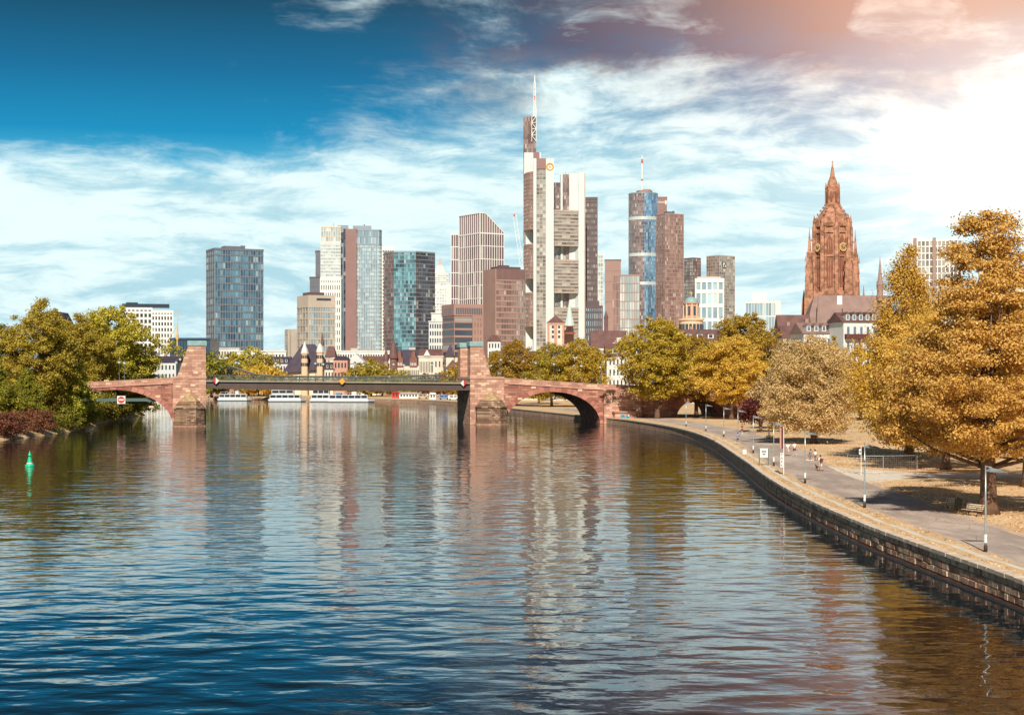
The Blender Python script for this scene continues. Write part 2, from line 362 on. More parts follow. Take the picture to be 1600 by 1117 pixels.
def grass_mat():
    m = bpy.data.materials.new('dry_grass'); m.use_nodes = True; t = NT(m.node_tree); b = t.n['Principled BSDF']
    pos = t.node('ShaderNodeNewGeometry').outputs['Position']
    a = t.noise(pos, 0.16, 6, 0.65); c = t.noise(pos, 1.4, 5, 0.7); d = t.noise(pos, 9, 3, 0.6)
    col = t.ramp(t.m('ADD', t.m('MULTIPLY', a, 0.6), t.m('MULTIPLY', c, 0.4)), [(0.33, S(176, 132, 84)), (0.44, S(220, 178, 126)), (0.54, S(236, 202, 158)), (0.66, S(246, 226, 194))])
    col = t.mix(0.35, col, t.mix(d, S(140, 102, 58), S(242, 212, 164)))
    t.l.new(col, b.inputs['Base Color']); b.inputs['Roughness'].default_value = 0.95
    bn = t.node('ShaderNodeBump'); bn.inputs['Distance'].default_value = 0.04; t.l.new(d, bn.inputs['Height']); t.l.new(bn.outputs[0], b.inputs['Normal'])
    MATS['dry_grass'] = m
grass_mat()

# ------------------------------------------------------------------ river, banks, paths
def curve(pts):
    ys = np.array([p[0] for p in pts], float); xs = np.array([p[1] for p in pts], float)
    m = np.gradient(xs, ys)
    def f(y):
        y = min(max(y, ys[0]), ys[-1]); i = min(max(int(np.searchsorted(ys, y)) - 1, 0), len(ys) - 2)
        h = ys[i + 1] - ys[i]; t = (y - ys[i]) / h
        return float((2*t**3-3*t*t+1)*xs[i] + (t**3-2*t*t+t)*h*m[i] + (-2*t**3+3*t*t)*xs[i+1] + (t**3-t*t)*h*m[i+1])
    return f
qx = curve([(-60, 27), (60, 26.4), (81, 26.2), (95, 25.6), (110, 25.0), (124, 25.0), (145, 25.5), (164, 26.5), (192, 28.6), (220, 30.5), (260, 33), (300, 34),
            (330, 33.2), (365, 30.0), (392, 26), (412, 21), (445, 15), (500, 4), (560, -7), (647, -21), (744, -63), (827, -153), (870, -300), (1000, -1500), (1200, -3000)])
plx = curve([(-60, 28.6), (60, 28.5), (94, 28.6), (126, 28.5), (155, 29.0), (185, 30.9), (216, 33.2), (254, 36.2), (274, 36.9), (302, 37.4), (332, 36.8), (380, 33.6), (420, 27), (520, 12)])
prx = curve([(-60, 33.4), (60, 33.3), (103, 33.3), (126, 33.6), (146, 34.5), (165, 35.2), (200, 38.2), (236, 41.5), (285, 43.7), (330, 43), (380, 40), (420, 34), (520, 18)])
sx = curve([(-60, -150), (200, -125), (255, -108), (285, -97), (300, -95), (325, -94.5), (372, -98), (400, -103), (431, -108), (480, -112), (500, -118), (515, -150), (540, -235), (1300, -240)])

ys = list(np.arange(-60, 60, 20)) + list(np.arange(60, 140, 2)) + list(np.arange(140, 420, 5)) + list(np.arange(420, 900, 15)) + [950, 1000, 1050, 1100, 1150, 1200]
mb = MB(); mb.quad((-3000, -60, 0), (3000, -60, 0), (3000, 1250, 0), (-3000, 1250, 0)); struct(mb.build('river_water', 'river'))
mb = MB()
for a, b in zip(ys[:-1], ys[1:]): mb.quad((qx(a) + 0.35, a, GZ), (3000, a, GZ), (3000, b, GZ), (qx(b) + 0.35, b, GZ))
mb.quad((-3000, 1200, GZ), (3000, 1200, GZ), (3000, 3000, GZ), (-3000, 3000, GZ))
struct(mb.build('ground', 'dry_grass'))
mb = MB(); yl = [y for y in ys if y < 1290]
for a, b in zip(yl[:-1], yl[1:]):
    mb.quad((-3000, a, GZ + .2), (sx(a) - 4, a, GZ + .2), (sx(b) - 4, b, GZ + .2), (-3000, b, GZ + .2))
    mb.quad((sx(a) - 4, a, GZ + .2), (sx(a), a, -.4), (sx(b), b, -.4), (sx(b) - 4, b, GZ + .2))
struct(mb.build('island_bank', 'dry_grass'))
def ribbon(name, fl, fr, y0, y1, dz, m, step=3.0):
    mb = MB(); n = int((y1 - y0) / step)
    for i in range(n):
        a = y0 + (y1 - y0) * i / n; b = y0 + (y1 - y0) * (i + 1) / n
        mb.quad((fl(a), a, GZ + dz), (fr(a), a, GZ + dz), (fr(b), b, GZ + dz), (fl(b), b, GZ + dz))
    return struct(mb.build(name, m))
rnd = random.Random(4)
wob = lambda y, k: 0.16 * math.sin(y * 0.9 + k) + 0.10 * math.sin(y * 2.3 + 2 * k)
ribbon('worn_verge', lambda y: plx(y) - 0.55 + wob(y, 1) * 1.4, lambda y: prx(y) + 0.75 + wob(y, 2) * 2.4, -50, 520, 0.004, 'dirt', 1.0)
ribbon('promenade', lambda y: plx(y) + wob(y, 3) * .3, lambda y: prx(y) + wob(y, 4) * .5, -50, 520, 0.010, 'asphalt', 1.0)
ribbon('kerb_strip', lambda y: qx(y) + 1.45 + wob(y * .6, 5) * .6, lambda y: qx(y) + 1.9 + wob(y * .6, 6) * .6, -50, 300, 0.006, 'gravel_pale', 1.0)
mb = MB(); xs_ = [35.2 + i * 2.0 for i in range(38)]
for a, b in zip(xs_[:-1], xs_[1:]):
    lo = lambda x: 164 + (x - 35) * 0.05 + wob(x, 1) * 3 - max(0, 41 - x) * 1.6; hi = lambda x: 171.5 + (x - 35) * 0.02 + wob(x, 2) * 3 + max(0, 44 - x) * 1.9
    mb.quad((a, lo(a), GZ + .007), (b, lo(b), GZ + .007), (b, hi(b), GZ + .007), (a, hi(a), GZ + .007))
struct(mb.build('gravel_path', 'gravel_pale'))

# quay wall: coping slabs and the nearer wall stones are pieces of their own
quay = thing('quay_wall', 'long curving stone quay wall with pale coping along the promenade', 'quay wall')
back, lip = MB(), MB()
for a, b in zip(ys[:-1], ys[1:]):
    if a > 830: break
    xa, xb = qx(a), qx(b)
    if a < 60 or a >= 164:
        back.quad((xa - .02, a, -.4), (xb - .02, b, -.4), (xb + .02, b, GZ - .2), (xa + .02, a, GZ - .2))
    else:
        back.quad((xa + .08, a, -.4), (xb + .08, b, -.4), (xb + .12, b, GZ - .2), (xa + .12, a, GZ - .2), 1)
    if a < 330:
        lip.quad((xa - .32, a, -.4), (xb - .32, b, -.4), (xb - .28, b, .12), (xa - .28, a, .12)); lip.quad((xa - .28, a, .12), (xb - .28, b, .12), (xb + .1, b, .17), (xa + .1, a, .17))
    if a >= 258 or a < 60:
        back.quad((xa - .1, a, GZ - .2), (xb - .1, b, GZ - .2), (xb - .1, b, GZ + .05), (xa - .1, a, GZ + .05), 2)
        back.quad((xa - .1, a, GZ + .05), (xb - .1, b, GZ + .05), (xb + .5, b, GZ + .05), (xa + .5, a, GZ + .05), 2)
back.build('wall_face', ['quay_far', 'stone_joint', 'coping'], quay)
mat('wet_stone', S(70, 48, 40), .5, .3, 1.5, bump=.03)
lip.build('footing', 'wet_stone', quay)
def slab_mesh(name, L, H, D, ch, m):
    x, y, z = L / 2, D, H; c = ch
    mb = MB()
    mb.loft([[(-x, y, 0), (-x + c, 0, c), (x - c, 0, c), (x, y, 0)], [(-x, y, z), (-x + c, 0, z - c), (x - c, 0, z - c), (x, y, z)]])
    return mb.mesh(name, m)
copm = [slab_mesh('coping_stone', 1.37, .26, .62, .02, 'coping') for _ in range(2)]
y = 60.0; i = 0
while y < 258:
    a, b = (qx(y), y), (qx(y + 1.4), y + 1.4); L = math.hypot(b[0] - a[0], b[1] - a[1]); ang = math.atan2(b[1] - a[1], b[0] - a[0])
    put('coping_stone', copm[i % 2], quay, ((a[0] + b[0]) / 2 - .1 + rnd.uniform(-.012, .012), (a[1] + b[1]) / 2, GZ - .2 + rnd.uniform(-.01, .012)), (0, 0, ang + math.pi), (L / 1.4, 1, 1)); y += 1.4; i += 1
stm = [slab_mesh('stone', 1.0, .39, .3, .035, n) for n in ('stone_a', 'stone_b', 'stone_c')]
for c in range(3):
    y = 74.0 + c * 0.3
    while y < 164:
        Lw = rnd.uniform(.55, 1.3); a, b = (qx(y), y), (qx(y + Lw), y + Lw); ang = math.atan2(b[1] - a[1], b[0] - a[0])
        put('stone', rnd.choice(stm), quay, ((a[0] + b[0]) / 2 - .015 + rnd.uniform(-.05, .04) + c * .015, (a[1] + b[1]) / 2, .19 + c * .393), (0, 0, ang + math.pi), (Lw * .965, 1, 1 - rnd.uniform(.02, .05))); y += Lw

# ------------------------------------------------------------------ the old bridge
BA = math.atan2(14, 70.6)
bridge = thing('stone_bridge', 'red sandstone river bridge with steel middle span and tapered pylons', 'bridge', (-77.0, 382, 0), BA)
def topz(u):
    return float(np.interp(u, [-70, -32, -4.5, 3.3, 67.9, 76.4, 101, 112, 165], [8.6, 10.2, 11.7, 11.9, 11.7, 11.6, 10.0, 9.7, 6.5]))
VW = 20.0
def arch_wall(name, u0, u1, archs, zbase, m):
    us = sorted(set(list(np.linspace(u0, u1, int((u1 - u0) / 1.5) + 1)) + [c - a * math.cos(t) for c, a, b, zb in archs for t in np.linspace(0, math.pi, 33)]))
    def lo(u):
        for c, a, b, zb in archs:
            if abs(u - c) <= a + 1e-6: return zb + b * math.sqrt(max(0, 1 - ((u - c) / a) ** 2))
        return zbase
    mb = MB()
    for a, b in zip(us[:-1], us[1:]):
        mid = (a + b) / 2; ia = any(abs(mid - c) < r for c, r, _, _ in archs)
        la, lb = (lo(a), lo(b)) if ia else (zbase, zbase); ta, tb = topz(a) - 1.3, topz(b) - 1.3
        mb.quad((a, 0, la), (b, 0, lb), (b, 0, tb), (a, 0, ta)); mb.quad((b, VW, lb), (a, VW, la), (a, VW, ta), (b, VW, tb))
        mb.quad((a, 0, ta), (b, 0, tb), (b, VW, tb), (a, VW, ta), 1)
        if ia: mb.quad((b, 0, lb), (a, 0, la), (a, VW, la), (b, VW, lb))
    for c, r, b, zb in archs:
        for u in (c - r, c + r): mb.quad((u, 0, zbase), (u, VW, zbase), (u, VW, zb), (u, 0, zb))
    mb.build(name, [m, 'asphalt'], bridge)
ARCH = [(-18.4, 13.9, 8.8, 0.0), (89.0, 12.2, 8.1, 0.0), (128.0, 6.5, 4.6, GZ)]
arch_wall('spandrel_wall', -62, -4.5, ARCH[:1], -1, 'spandrel_stone')
arch_wall('spandrel_wall', 76.4, 102.0, ARCH[1:2], -1, 'spandrel_stone')
arch_wall('abutment', 112.0, 165, ARCH[2:], GZ - .3, 'spandrel_stone')
MB().prism([(102.0, -1.2), (108, -1.6), (111.2, -1.0), (112.6, .4), (112.6, VW), (102.0, VW)], 0, topz(108) - 1.2).build('bastion', 'bridge_stone', bridge)
MB().box(104.2, 109.6, -3.6, -1.7, 0, 2.9).box(103.9, 109.9, -3.9, -1.72, 2.9, 3.2).build('stair_pier', 'bridge_stone', bridge)
for c, a, b, zb in ARCH[:2]:                                    # voussoirs around each arch ring
    n = 27
    for k in range(n):
        t0, t1 = math.pi * k / n + .006, math.pi * (k + 1) / n - .006; mb = MB(); pr = 0.10 if k % 2 else 0.06; th = 1.25 if k % 2 else 1.1
        p = [(c - r_ * math.cos(t), zb + q * math.sin(t)) for t, r_, q in ((t0, a, b), (t1, a, b), (t1, a + th, b + th), (t0, a + th, b + th))]
        p = [(u, max(z, -.3)) for u, z in p]
        mb.loft([[(p[i][0], -pr, p[i][1]) for i in (3, 2, 1, 0)], [(p[i][0], .05, p[i][1]) for i in (3, 2, 1, 0)]])
        mb.build('voussoir', rnd.choice(('stone_v0', 'stone_v1', 'stone_v2')), bridge)
def parapet(u0, u1):
    n = max(1, int((u1 - u0) / 6)); us = np.linspace(u0, u1, n + 1)
    for v0, v1 in ((-.05, .45), (VW - .45, VW + .05)):
        for a, b in zip(us[:-1], us[1:]):
            for nm, dz0, dz1, ex in (('cornice', -1.45, -1.15, .22), ('parapet', -1.15, -.12, 0), ('parapet_cap', -.12, .05, .07)):
                A = [(a + .01, v0 - ex, topz(a) + dz0), (b - .01, v0 - ex, topz(b) + dz0), (b - .01, v1 + ex, topz(b) + dz0), (a + .01, v1 + ex, topz(a) + dz0)]
                B = [(x, y_, topz(u) + dz1) for (x, y_, _), u in zip(A, (a, b, b, a))]
                MB().loft([A, B]).build(nm, 'bridge_stone' if nm == 'parapet' else 'coping_red', bridge)
parapet(-62, -4.6); parapet(76.5, 102); parapet(102, 165)
def pier(u0, u1, side, ztop):
    MB().box(u0, u1, 0, VW, -1, topz((u0 + u1) / 2) - .3).build('pier', 'bridge_stone', bridge)
    MB().box(u0 - .12, u1 + .12, -.15, VW + .15, topz((u0 + u1) / 2) - .3, topz((u0 + u1) / 2) + .25).build('pier_cap', 'coping_red', bridge)
    zb = topz((u0 + u1) / 2) + .25
    for v0 in (0.02, VW - 4.5):
        if side < 0: A = [(u0 + 1.0, u1 - .05), (u0 + 3.6, u1 - .05)]
        else: A = [(u0 + .05, u1 - 3.2), (u0 + .05, u1 - 5.4)]
        rg = lambda ab, z, e=0: [(ab[0] - e, v0 - e, z), (ab[1] + e, v0 - e, z), (ab[1] + e, v0 + 4.4 + e, z), (ab[0] - e, v0 + 4.4 + e, z)]
        py = MB().loft([rg(A[0], zb), rg(A[1], ztop - 1.3)]).build('pylon', 'bridge_stone', bridge)
        MB().loft([rg(A[1], ztop - 1.3, .15), rg(A[1], ztop - 1.1, .22), rg(A[1], ztop - .15, .22), rg(A[1], ztop, .02)]).build('pylon_cap', 'copper_cap', py)
pier(-4.5, 3.3, -1, 20.6); pier(67.9, 76.4, 1, 20.7)
palem = mat('stone_pale', S(228, 196, 164), .9, .08, 1.5)
for u, z in ((-.2, 18.2), (-1.9, 14.9), (.9, 12.9), (-3.3, 9.6), (-1.0, 8.5), (-2.2, 7.1), (1.4, 6.5), (.2, 9.9), (69.5, 17.3), (71.2, 9.9), (73.9, 10.8), (72.8, 8.8), (75.2, 8.1), (70.2, 12.6), (-20, 10.9), (84, 9.2), (96, 8.5), (80.5, 6.4), (-8, 7.2), (-9.6, 4.7)):
    onp = -4.5 < u < 3.3 or 67.9 < u < 76.4
    MB().box(u - .55, u + .55, -.03 if onp else -.12, .1, z - .26, z + .26).build('stone', 'stone_pale', bridge)
for u0, u1 in ((-4.3, 3.0), (69.2, 76.9)):                     # pointed cutwaters in front of the piers
    uc = (u0 + u1) / 2
    pl = lambda e, z: [(u0 - e, -.05, z), (u0 - e, -2.2 - e * .6, z), (uc - 1.6, -4.6 - e, z), (uc + 1.6, -4.6 - e, z), (u1 + e, -2.2 - e * .6, z), (u1 + e, -.05, z)]
    st = MB().loft([pl(.0, -.6), pl(-.1, 4.2)]).build('cutwater', 'rubble', bridge)
    MB().loft([pl(.35, -.6), pl(.3, .25), pl(.0, .3)]).build('footing', 'stone_b', st)
    MB().loft([pl(.12, 4.2), pl(.12, 4.5), pl(-.5, 5.1), pl(-.55, 5.25), pl(-1.1, 5.9), pl(-1.15, 6.05)]).build('cap_step', 'rubble', st)
    MB().loft([[(x, y_, 6.05) for x, y_, _ in pl(-1.2, 6)], [(uc + (x - uc) * .08, y_ * .05 - .05, 8.1) for x, y_, _ in pl(-1.2, 6)]]).build('cap', 'cap_stone', st)
# steel middle span
gz = lambda u: float(np.interp(u, [3.3, 67.9], [11.05, 10.45]))
N = 16; us = np.linspace(3.35, 67.85, N + 1)
for v0, v1 in ((.5, 1.1), (VW - 1.1, VW - .5)):
    mb = MB()
    for a, b in zip(us[:-1], us[1:]):
        d = lambda u: gz(u) - 1.95 - .35 * math.sin(math.pi * (u - 3.3) / 64.6)
        mb.loft([[(a, v0, d(a)), (b, v0, d(b)), (b, v1, d(b)), (a, v1, d(a))], [(a, v0, gz(a) - .35), (b, v0, gz(b) - .35), (b, v1, gz(b) - .35), (a, v1, gz(a) - .35)]])
    g = mb.build('girder', 'girder', bridge)
    for u in us[1:-1]: MB().box(u - .06, u + .06, v0 - .1, v0, gz(u) - 2.0, gz(u) - .36).build('stiffener', 'girder', g)
mb = MB()
mb.loft([[(3.31, 0, gz(3.3) - .34), (67.89, 0, gz(67.9) - .34), (67.89, VW, gz(67.9) - .34), (3.31, VW, gz(3.3) - .34)], [(3.31, 0, gz(3.3)), (67.89, 0, gz(67.9)), (67.89, VW, gz(67.9)), (3.31, VW, gz(3.3))]])
mb.build('deck', 'girder_edge', bridge)
for v in (.15, VW - .15):
    ang = math.atan2(gz(67.9) - gz(3.3), 64.6)
    for dz, h in ((.12, .06), (1.22, .09)):
        MB().loft([[(3.4, v - .04, gz(3.3) + dz), (67.8, v - .04, gz(67.9) + dz), (67.8, v + .04, gz(67.9) + dz), (3.4, v + .04, gz(3.3) + dz)], [(3.4, v - .04, gz(3.3) + dz + h), (67.8, v - .04, gz(67.9) + dz + h), (67.8, v + .04, gz(67.9) + dz + h), (3.4, v + .04, gz(3.3) + dz + h)]]).build('handrail', 'rail_green', bridge)
    pm = MB().box(-.05, .05, -.05, .05, 0, 1.25).mesh('rail_post', 'rail_green')
    for u in np.arange(3.6, 67.8, 2.0): put('rail_post', pm, bridge, (u, v, gz(u)))
    bal = MB()
    for u in np.arange(3.8, 67.8, .25): bal.box(u - .012, u + .012, v - .012, v + .012, gz(u) + .15, gz(u) + 1.25)
    tag(bal.build('balusters', 'rail_green', bridge), kind='stuff')
MB().box(-29.0, -6.8, .9, 1.5, 6.0, 6.75).build('service_pipe', 'lamp_green', bridge)
ns = thing('no_entry_sign', 'round red no-entry sign on white board inside left arch', 'sign', bridge.matrix_basis @ Vector((-16.6, .85, 6.4)), BA)
MB().box(-.95, .95, -.1, 0, -.95, .95).build('board', 'sign_white', ns)
mb = MB(); mb.loft([[(.8 * math.cos(t), -.13, .8 * math.sin(t)) for t in np.linspace(0, 2 * math.pi, 20, endpoint=False)], [(.8 * math.cos(t), -.1, .8 * math.sin(t)) for t in np.linspace(0, 2 * math.pi, 20, endpoint=False)]]); mb.build('red_disc', 'sign_red', ns)
MB().box(-.58, .58, -.15, -.13, -.17, .17).build('white_bar', 'sign_white', ns)
def diamond(u, zc, kind, label):
    bm_ = bridge.matrix_basis @ Vector((u, -.18, zc)); t = thing('diamond_sign', label, 'sign', bm_, BA)
    s = .82
    if kind == 'y': mb = MB(); mb.loft([[(s, -.08, 0), (0, -.08, s), (-s, -.08, 0), (0, -.08, -s)], [(s, 0, 0), (0, 0, s), (-s, 0, 0), (0, 0, -s)]]); mb.build('plate', 'sign_yellow', t)
    else:
        k = 1 if kind == 'r' else -1
        for nm, sg, m in (('white_half', k, 'sign_white'), ('red_half', -k, 'sign_red')):
            mb = MB(); mb.loft([[(sg * s, -.08, 0), (sg * .01, -.08, s), (sg * .01, -.08, -s)], [(sg * s, 0, 0), (sg * .01, 0, s), (sg * .01, 0, -s)]]); mb.build(nm, m, t)
        mb = MB(); mb.loft([[(-k * s * .62, -.1, 0), (-k * .3, -.1, s * .35), (-k * .3, -.1, -s * .35)], [(-k * s * .62, -.08, 0), (-k * .3, -.08, s * .35), (-k * .3, -.08, -s * .35)]]); mb.build('red_patch', 'sign_red', t)
    MB().box(-.05, .05, 0, .3, -.9, 1.0).build('bracket', 'lamp_green', t)
diamond(5.6, 10.95, 'r', 'red and white diamond navigation sign beside the left bridge pylon')
diamond(36.0, 10.75, 'y', 'yellow diamond navigation sign at the middle of the steel span')
diamond(66.2, 10.3, 'l', 'red and white diamond navigation sign beside the right bridge pylons')
# lanterns on the bridge
def lantern_meshes(h):
    p = MB().lathe((0, 0), [(.14, 0), (.14, .5), (.07, .7), (.055, h - .5), (.09, h - .45)], 8).mesh('post', 'lamp_green', True)
    g = MB().lathe((0, 0), [(.08, h - .45), (.30, h - .2), (.36, h + .05), (.28, h + .3), (.06, h + .42)], 10).mesh('globe', 'globe', True)
    c = MB().lathe((0, 0), [(.37, h + .08), (.30, h + .34), (.07, h + .5), (.02, h + .7)], 10).mesh('cap', 'lamp_green', True)
    return p, g, c
LM = lantern_meshes(4.4)
def upx(px, v):                                                # bridge coordinate u seen at photo column px on the line v
    k = (px - 800) / FPX; ca, sa = math.cos(BA), math.sin(BA)
    return (k * (382 + v * ca) + 77 + v * sa) / (ca - k * sa)
LB = [(186.5, .2, 'bridge lantern left of the pair above the left arch'), (194.5, VW - .2, 'bridge lantern right of the pair above the left arch'), (275.5, 5, 'bridge lantern left of the pair by the left pylon'), (281.5, VW - .2, 'bridge lantern right of the pair by the left pylon'),
      (368.5, .3, 'bridge lantern left of the pair on the steel span near the left pylon'), (373.5, VW - .3, 'bridge lantern right of the pair on the steel span near the left pylon'), (431, .3, 'thin bridge lantern in front of the low bright trees'), (493, .3, 'bridge lantern in front of the twin-turreted church'),
      (505, VW - .3, 'bridge lantern on the far rail by the twin-turreted church'), (554.5, .3, 'bridge lantern left of the pair mid-span'), (568, VW - .3, 'bridge lantern right of the pair mid-span'), (615, .3, 'bridge lantern before the dark cone turret'), (631, VW - .3, 'bridge lantern before the red gabled facade'),
      (675, .3, 'bridge lantern before the white palace front'), (782.5, .4, 'bridge lantern just right of the right pylon'), (837, .2, 'leftmost bridge lantern above the right arch'), (865.5, .2, 'bridge lantern over the crown of the right arch'), (908, .2, 'bridge lantern above the right half of the right arch'), (938, .2, 'bridge lantern at the right end of the parapet')]
for px, v, lab in LB:
    u = upx(px, v); z = topz(u) if (u < -4.5 or u > 76.4) else (gz(u) if 3.3 < u < 67.9 else topz(u) + .2)
    if v > 1 and v < VW - 1: z -= .9
    t = thing('bridge_lantern', 'slim green ' + lab, 'lantern', bridge.matrix_basis @ Vector((u, v, z)), BA, 'lanterns on the bridge')
    for nm, me in zip(('post', 'globe', 'cap'), LM): put(nm, me, t)
# graffiti on the stair pier
gf = thing('graffiti', 'bright blue graffiti tag sprayed on the bridge foot', 'graffiti', bridge.matrix_basis @ Vector((105.6, -3.93, 1.0)), BA)
for pts, m in (([(0, .2), (.5, 0), (1.0, .15), (.8, .6), (1.05, 1.1), (.5, 1.5), (.05, 1.2), (.35, .7)], 'graffiti_blue'), ([(1.2, 0), (2.1, .1), (2.2, .9), (1.8, 1.4), (1.3, 1.2), (1.25, .6)], 'graffiti_blue'), ([(1.75, 1.1), (2.05, .9), (2.0, 1.55)], 'sign_white'), ([(.35, .45), (.7, .4), (.6, .62)], 'sign_white'), ([(.4, 1.0), (.75, .95), (.6, 1.2)], 'boat_dark')):
    d = 0 if m == 'graffiti_blue' else -.02
    MB().loft([[(x, d - .02, z) for x, z in pts], [(x, d, z) for x, z in pts]]).build('letter' if m == 'graffiti_blue' else 'highlight', m, gf)

# ------------------------------------------------------------------ buildings: helpers
def uvprism(name, poly, z0, z1, mats, cols, nr, parent, capm='concrete'):
    k = len(poly); V = [(x, y, z0) for x, y in poly] + [(x, y, z1) for x, y in poly]
    F = [(i, (i + 1) % k, (i + 1) % k + k, i + k) for i in range(k)] + [tuple(range(k, 2 * k))]
    me = bpy.data.meshes.new(name); me.from_pydata(V, [], F)
    names = mats if isinstance(mats, (list, tuple)) else [mats] * k
    uniq = list(dict.fromkeys(list(names) + [capm]))
    for n in uniq: me.materials.append(MATS[n])
    uv = me.uv_layers.new(name='UVMap'); off = 0
    for i, p in enumerate(me.polygons):
        if i < k:
            p.material_index = uniq.index(names[i]); c = max(cols[i], 1)
            for li, t in zip(p.loop_indices, ((0, 0), (c, 0), (c, nr), (0, nr))): uv.data[li].uv = (t[0] + off, t[1])
            off += c
        else: p.material_index = uniq.index(capm)
    me.update(); return put(name, me, parent)
def offs(poly, d):
    n = len(poly); res = []
    for i in range(n):
        p0, p1, p2 = Vector(poly[i - 1]), Vector(poly[i]), Vector(poly[(i + 1) % n])
        e1, e2 = (p1 - p0).normalized(), (p2 - p1).normalized(); n1, n2 = Vector((e1.y, -e1.x)), Vector((e2.y, -e2.x))
        bi = (n1 + n2); bi = bi / max(bi.dot(n1), .3) if bi.length > 1e-6 else n1
        res.append(tuple(p1 + bi * d))
    return res
def facade(root, poly, z0, z1, gl, fr, cols, nr, pw=.4, bh=.8, dp=.25, bandm=None, body='glass_body', cap='concrete', topband=None):
    """glazed body, one mullion object per column line, one floor band object per storey"""
    uvprism(body, poly, z0, z1, gl, cols, nr, root, cap)
    H = z1 - z0; k = len(poly)
    for i, nc in enumerate(cols):
        if nc <= 0: continue
        a, b = Vector(poly[i]), Vector(poly[(i + 1) % k]); e = b - a; ang = math.atan2(e.y, e.x)
        if pw > 0:
            me = MB().box(-pw / 2, pw / 2, -dp, dp * .5, 0, H).mesh('mullion', fr)
            for j in range(nc + 1):
                p = a + e * (j / nc); put('mullion', me, root, (p.x, p.y, z0), (0, 0, ang))
    if bh > 0:
        pb = offs(poly, dp * .72); me = MB().prism(pb, 0, bh).mesh('floor_band', bandm or fr)
        for j in range(nr):
            put('floor_band', me, root, (0, 0, z0 + H * j / nr - (.0 if j else 0)))
    tb = topband if topband is not None else max(bh, .6)
    if tb > 0: MB().prism(offs(poly, dp * 1.05), z1 - tb, z1 + .35).build('roof_edge', bandm or fr, root)
def rect(x0, x1, y0, y1): return [(x0, y0), (x1, y0), (x1, y1), (x0, y1)]
def corner(pxL, pxC, pxR, Y, phi):
    kL, kC, kR = ((p - 800) / FPX for p in (pxL, pxC, pxR)); c, s = math.cos(R(phi)), math.sin(R(phi)); XC = kC * Y
    return XC, (kR * Y - XC) / (c - kR * s), (XC - kL * Y) / (s + kL * c)
def ctower(name, label, pxL, pxC, pxR, ytop, Y, phi, gl, fr, nf, ns, nr, pw=.4, bh=.8, dp=.3, bandm=None, glL=None, dmax=45, group=None, plant=True, cap='concrete'):
    XC, w_, d = corner(pxL, pxC, pxR, Y, phi); d = min(max(d, 8), dmax); h = ZZ(ytop, Y) - GZ
    root = thing(name, label, 'building', (XC, Y, GZ), R(phi), group)
    facade(root, rect(0, w_, 0, d), 0, h, [gl, gl, gl, glL or gl], fr, [nf, 0, 0, ns], nr, pw, bh, dp, bandm, cap=cap)
    if plant:
        MB().box(w_ * .25, w_ * .6, d * .3, d * .7, h + .1, h + 2.6).box(w_ * .62, w_ * .7, d * .4, d * .5, h + .1, h + 3.4).build('roof_plant', 'grey_panel', root)
    return root, w_, d, h
def windows(root, x0, x1, y, z0, z1, nx, nz, wf=.5, hf=.6, m='win_dark', side='f', name='window', skip=()):
    dx, dz = (x1 - x0) / nx, (z1 - z0) / nz
    a, b = dx * wf / 2, dz * hf / 2
    me = (MB().box(-a, a, -.06, .1, -b, b) if side == 'f' else MB().box(-.06, .1, -a, a, -b, b)).mesh(name, m)
    for i in range(nx):
        for j in range(nz):
            if (i, j) in skip: continue
            u, z = x0 + dx * (i + .5), z0 + dz * (j + .5)
            put(name, me, root, (u, y, z) if side == 'f' else (y, u, z))
def gable_roof(root, x0, x1, y0, y1, ze, zr, m, ridge='x', ov=.5, hip=0.0, name='roof'):
    mb = MB()
    if ridge == 'x':
        ym = (y0 + y1) / 2; h = hip * (x1 - x0) / 2
        A = [(x0 - ov, y0 - ov, ze), (x1 + ov, y0 - ov, ze), (x1 + ov, y1 + ov, ze), (x0 - ov, y1 + ov, ze)]; r0, r1 = (x0 - (0 if hip else ov) + h, ym, zr), (x1 + (0 if hip else ov) - h, ym, zr)
        mb.quad(A[0], A[1], r1, r0); mb.quad(A[2], A[3], r0, r1); mb.poly([A[1], A[2], r1]); mb.poly([A[3], A[0], r0]); mb.quad(A[3], A[2], A[1], A[0])
    else:
        xm = (x0 + x1) / 2; h = hip * (y1 - y0) / 2
        A = [(x0 - ov, y0 - ov, ze), (x1 + ov, y0 - ov, ze), (x1 + ov, y1 + ov, ze), (x0 - ov, y1 + ov, ze)]; r0, r1 = (xm, y0 - (0 if hip else ov) + h, zr), (xm, y1 + (0 if hip else ov) - h, zr)
        mb.quad(A[3], A[0], r0, r1); mb.quad(A[1], A[2], r1, r0); mb.poly([A[0], A[1], r0]); mb.poly([A[2], A[3], r1]); mb.quad(A[3], A[2], A[1], A[0])
    return mb.build(name, m, root)
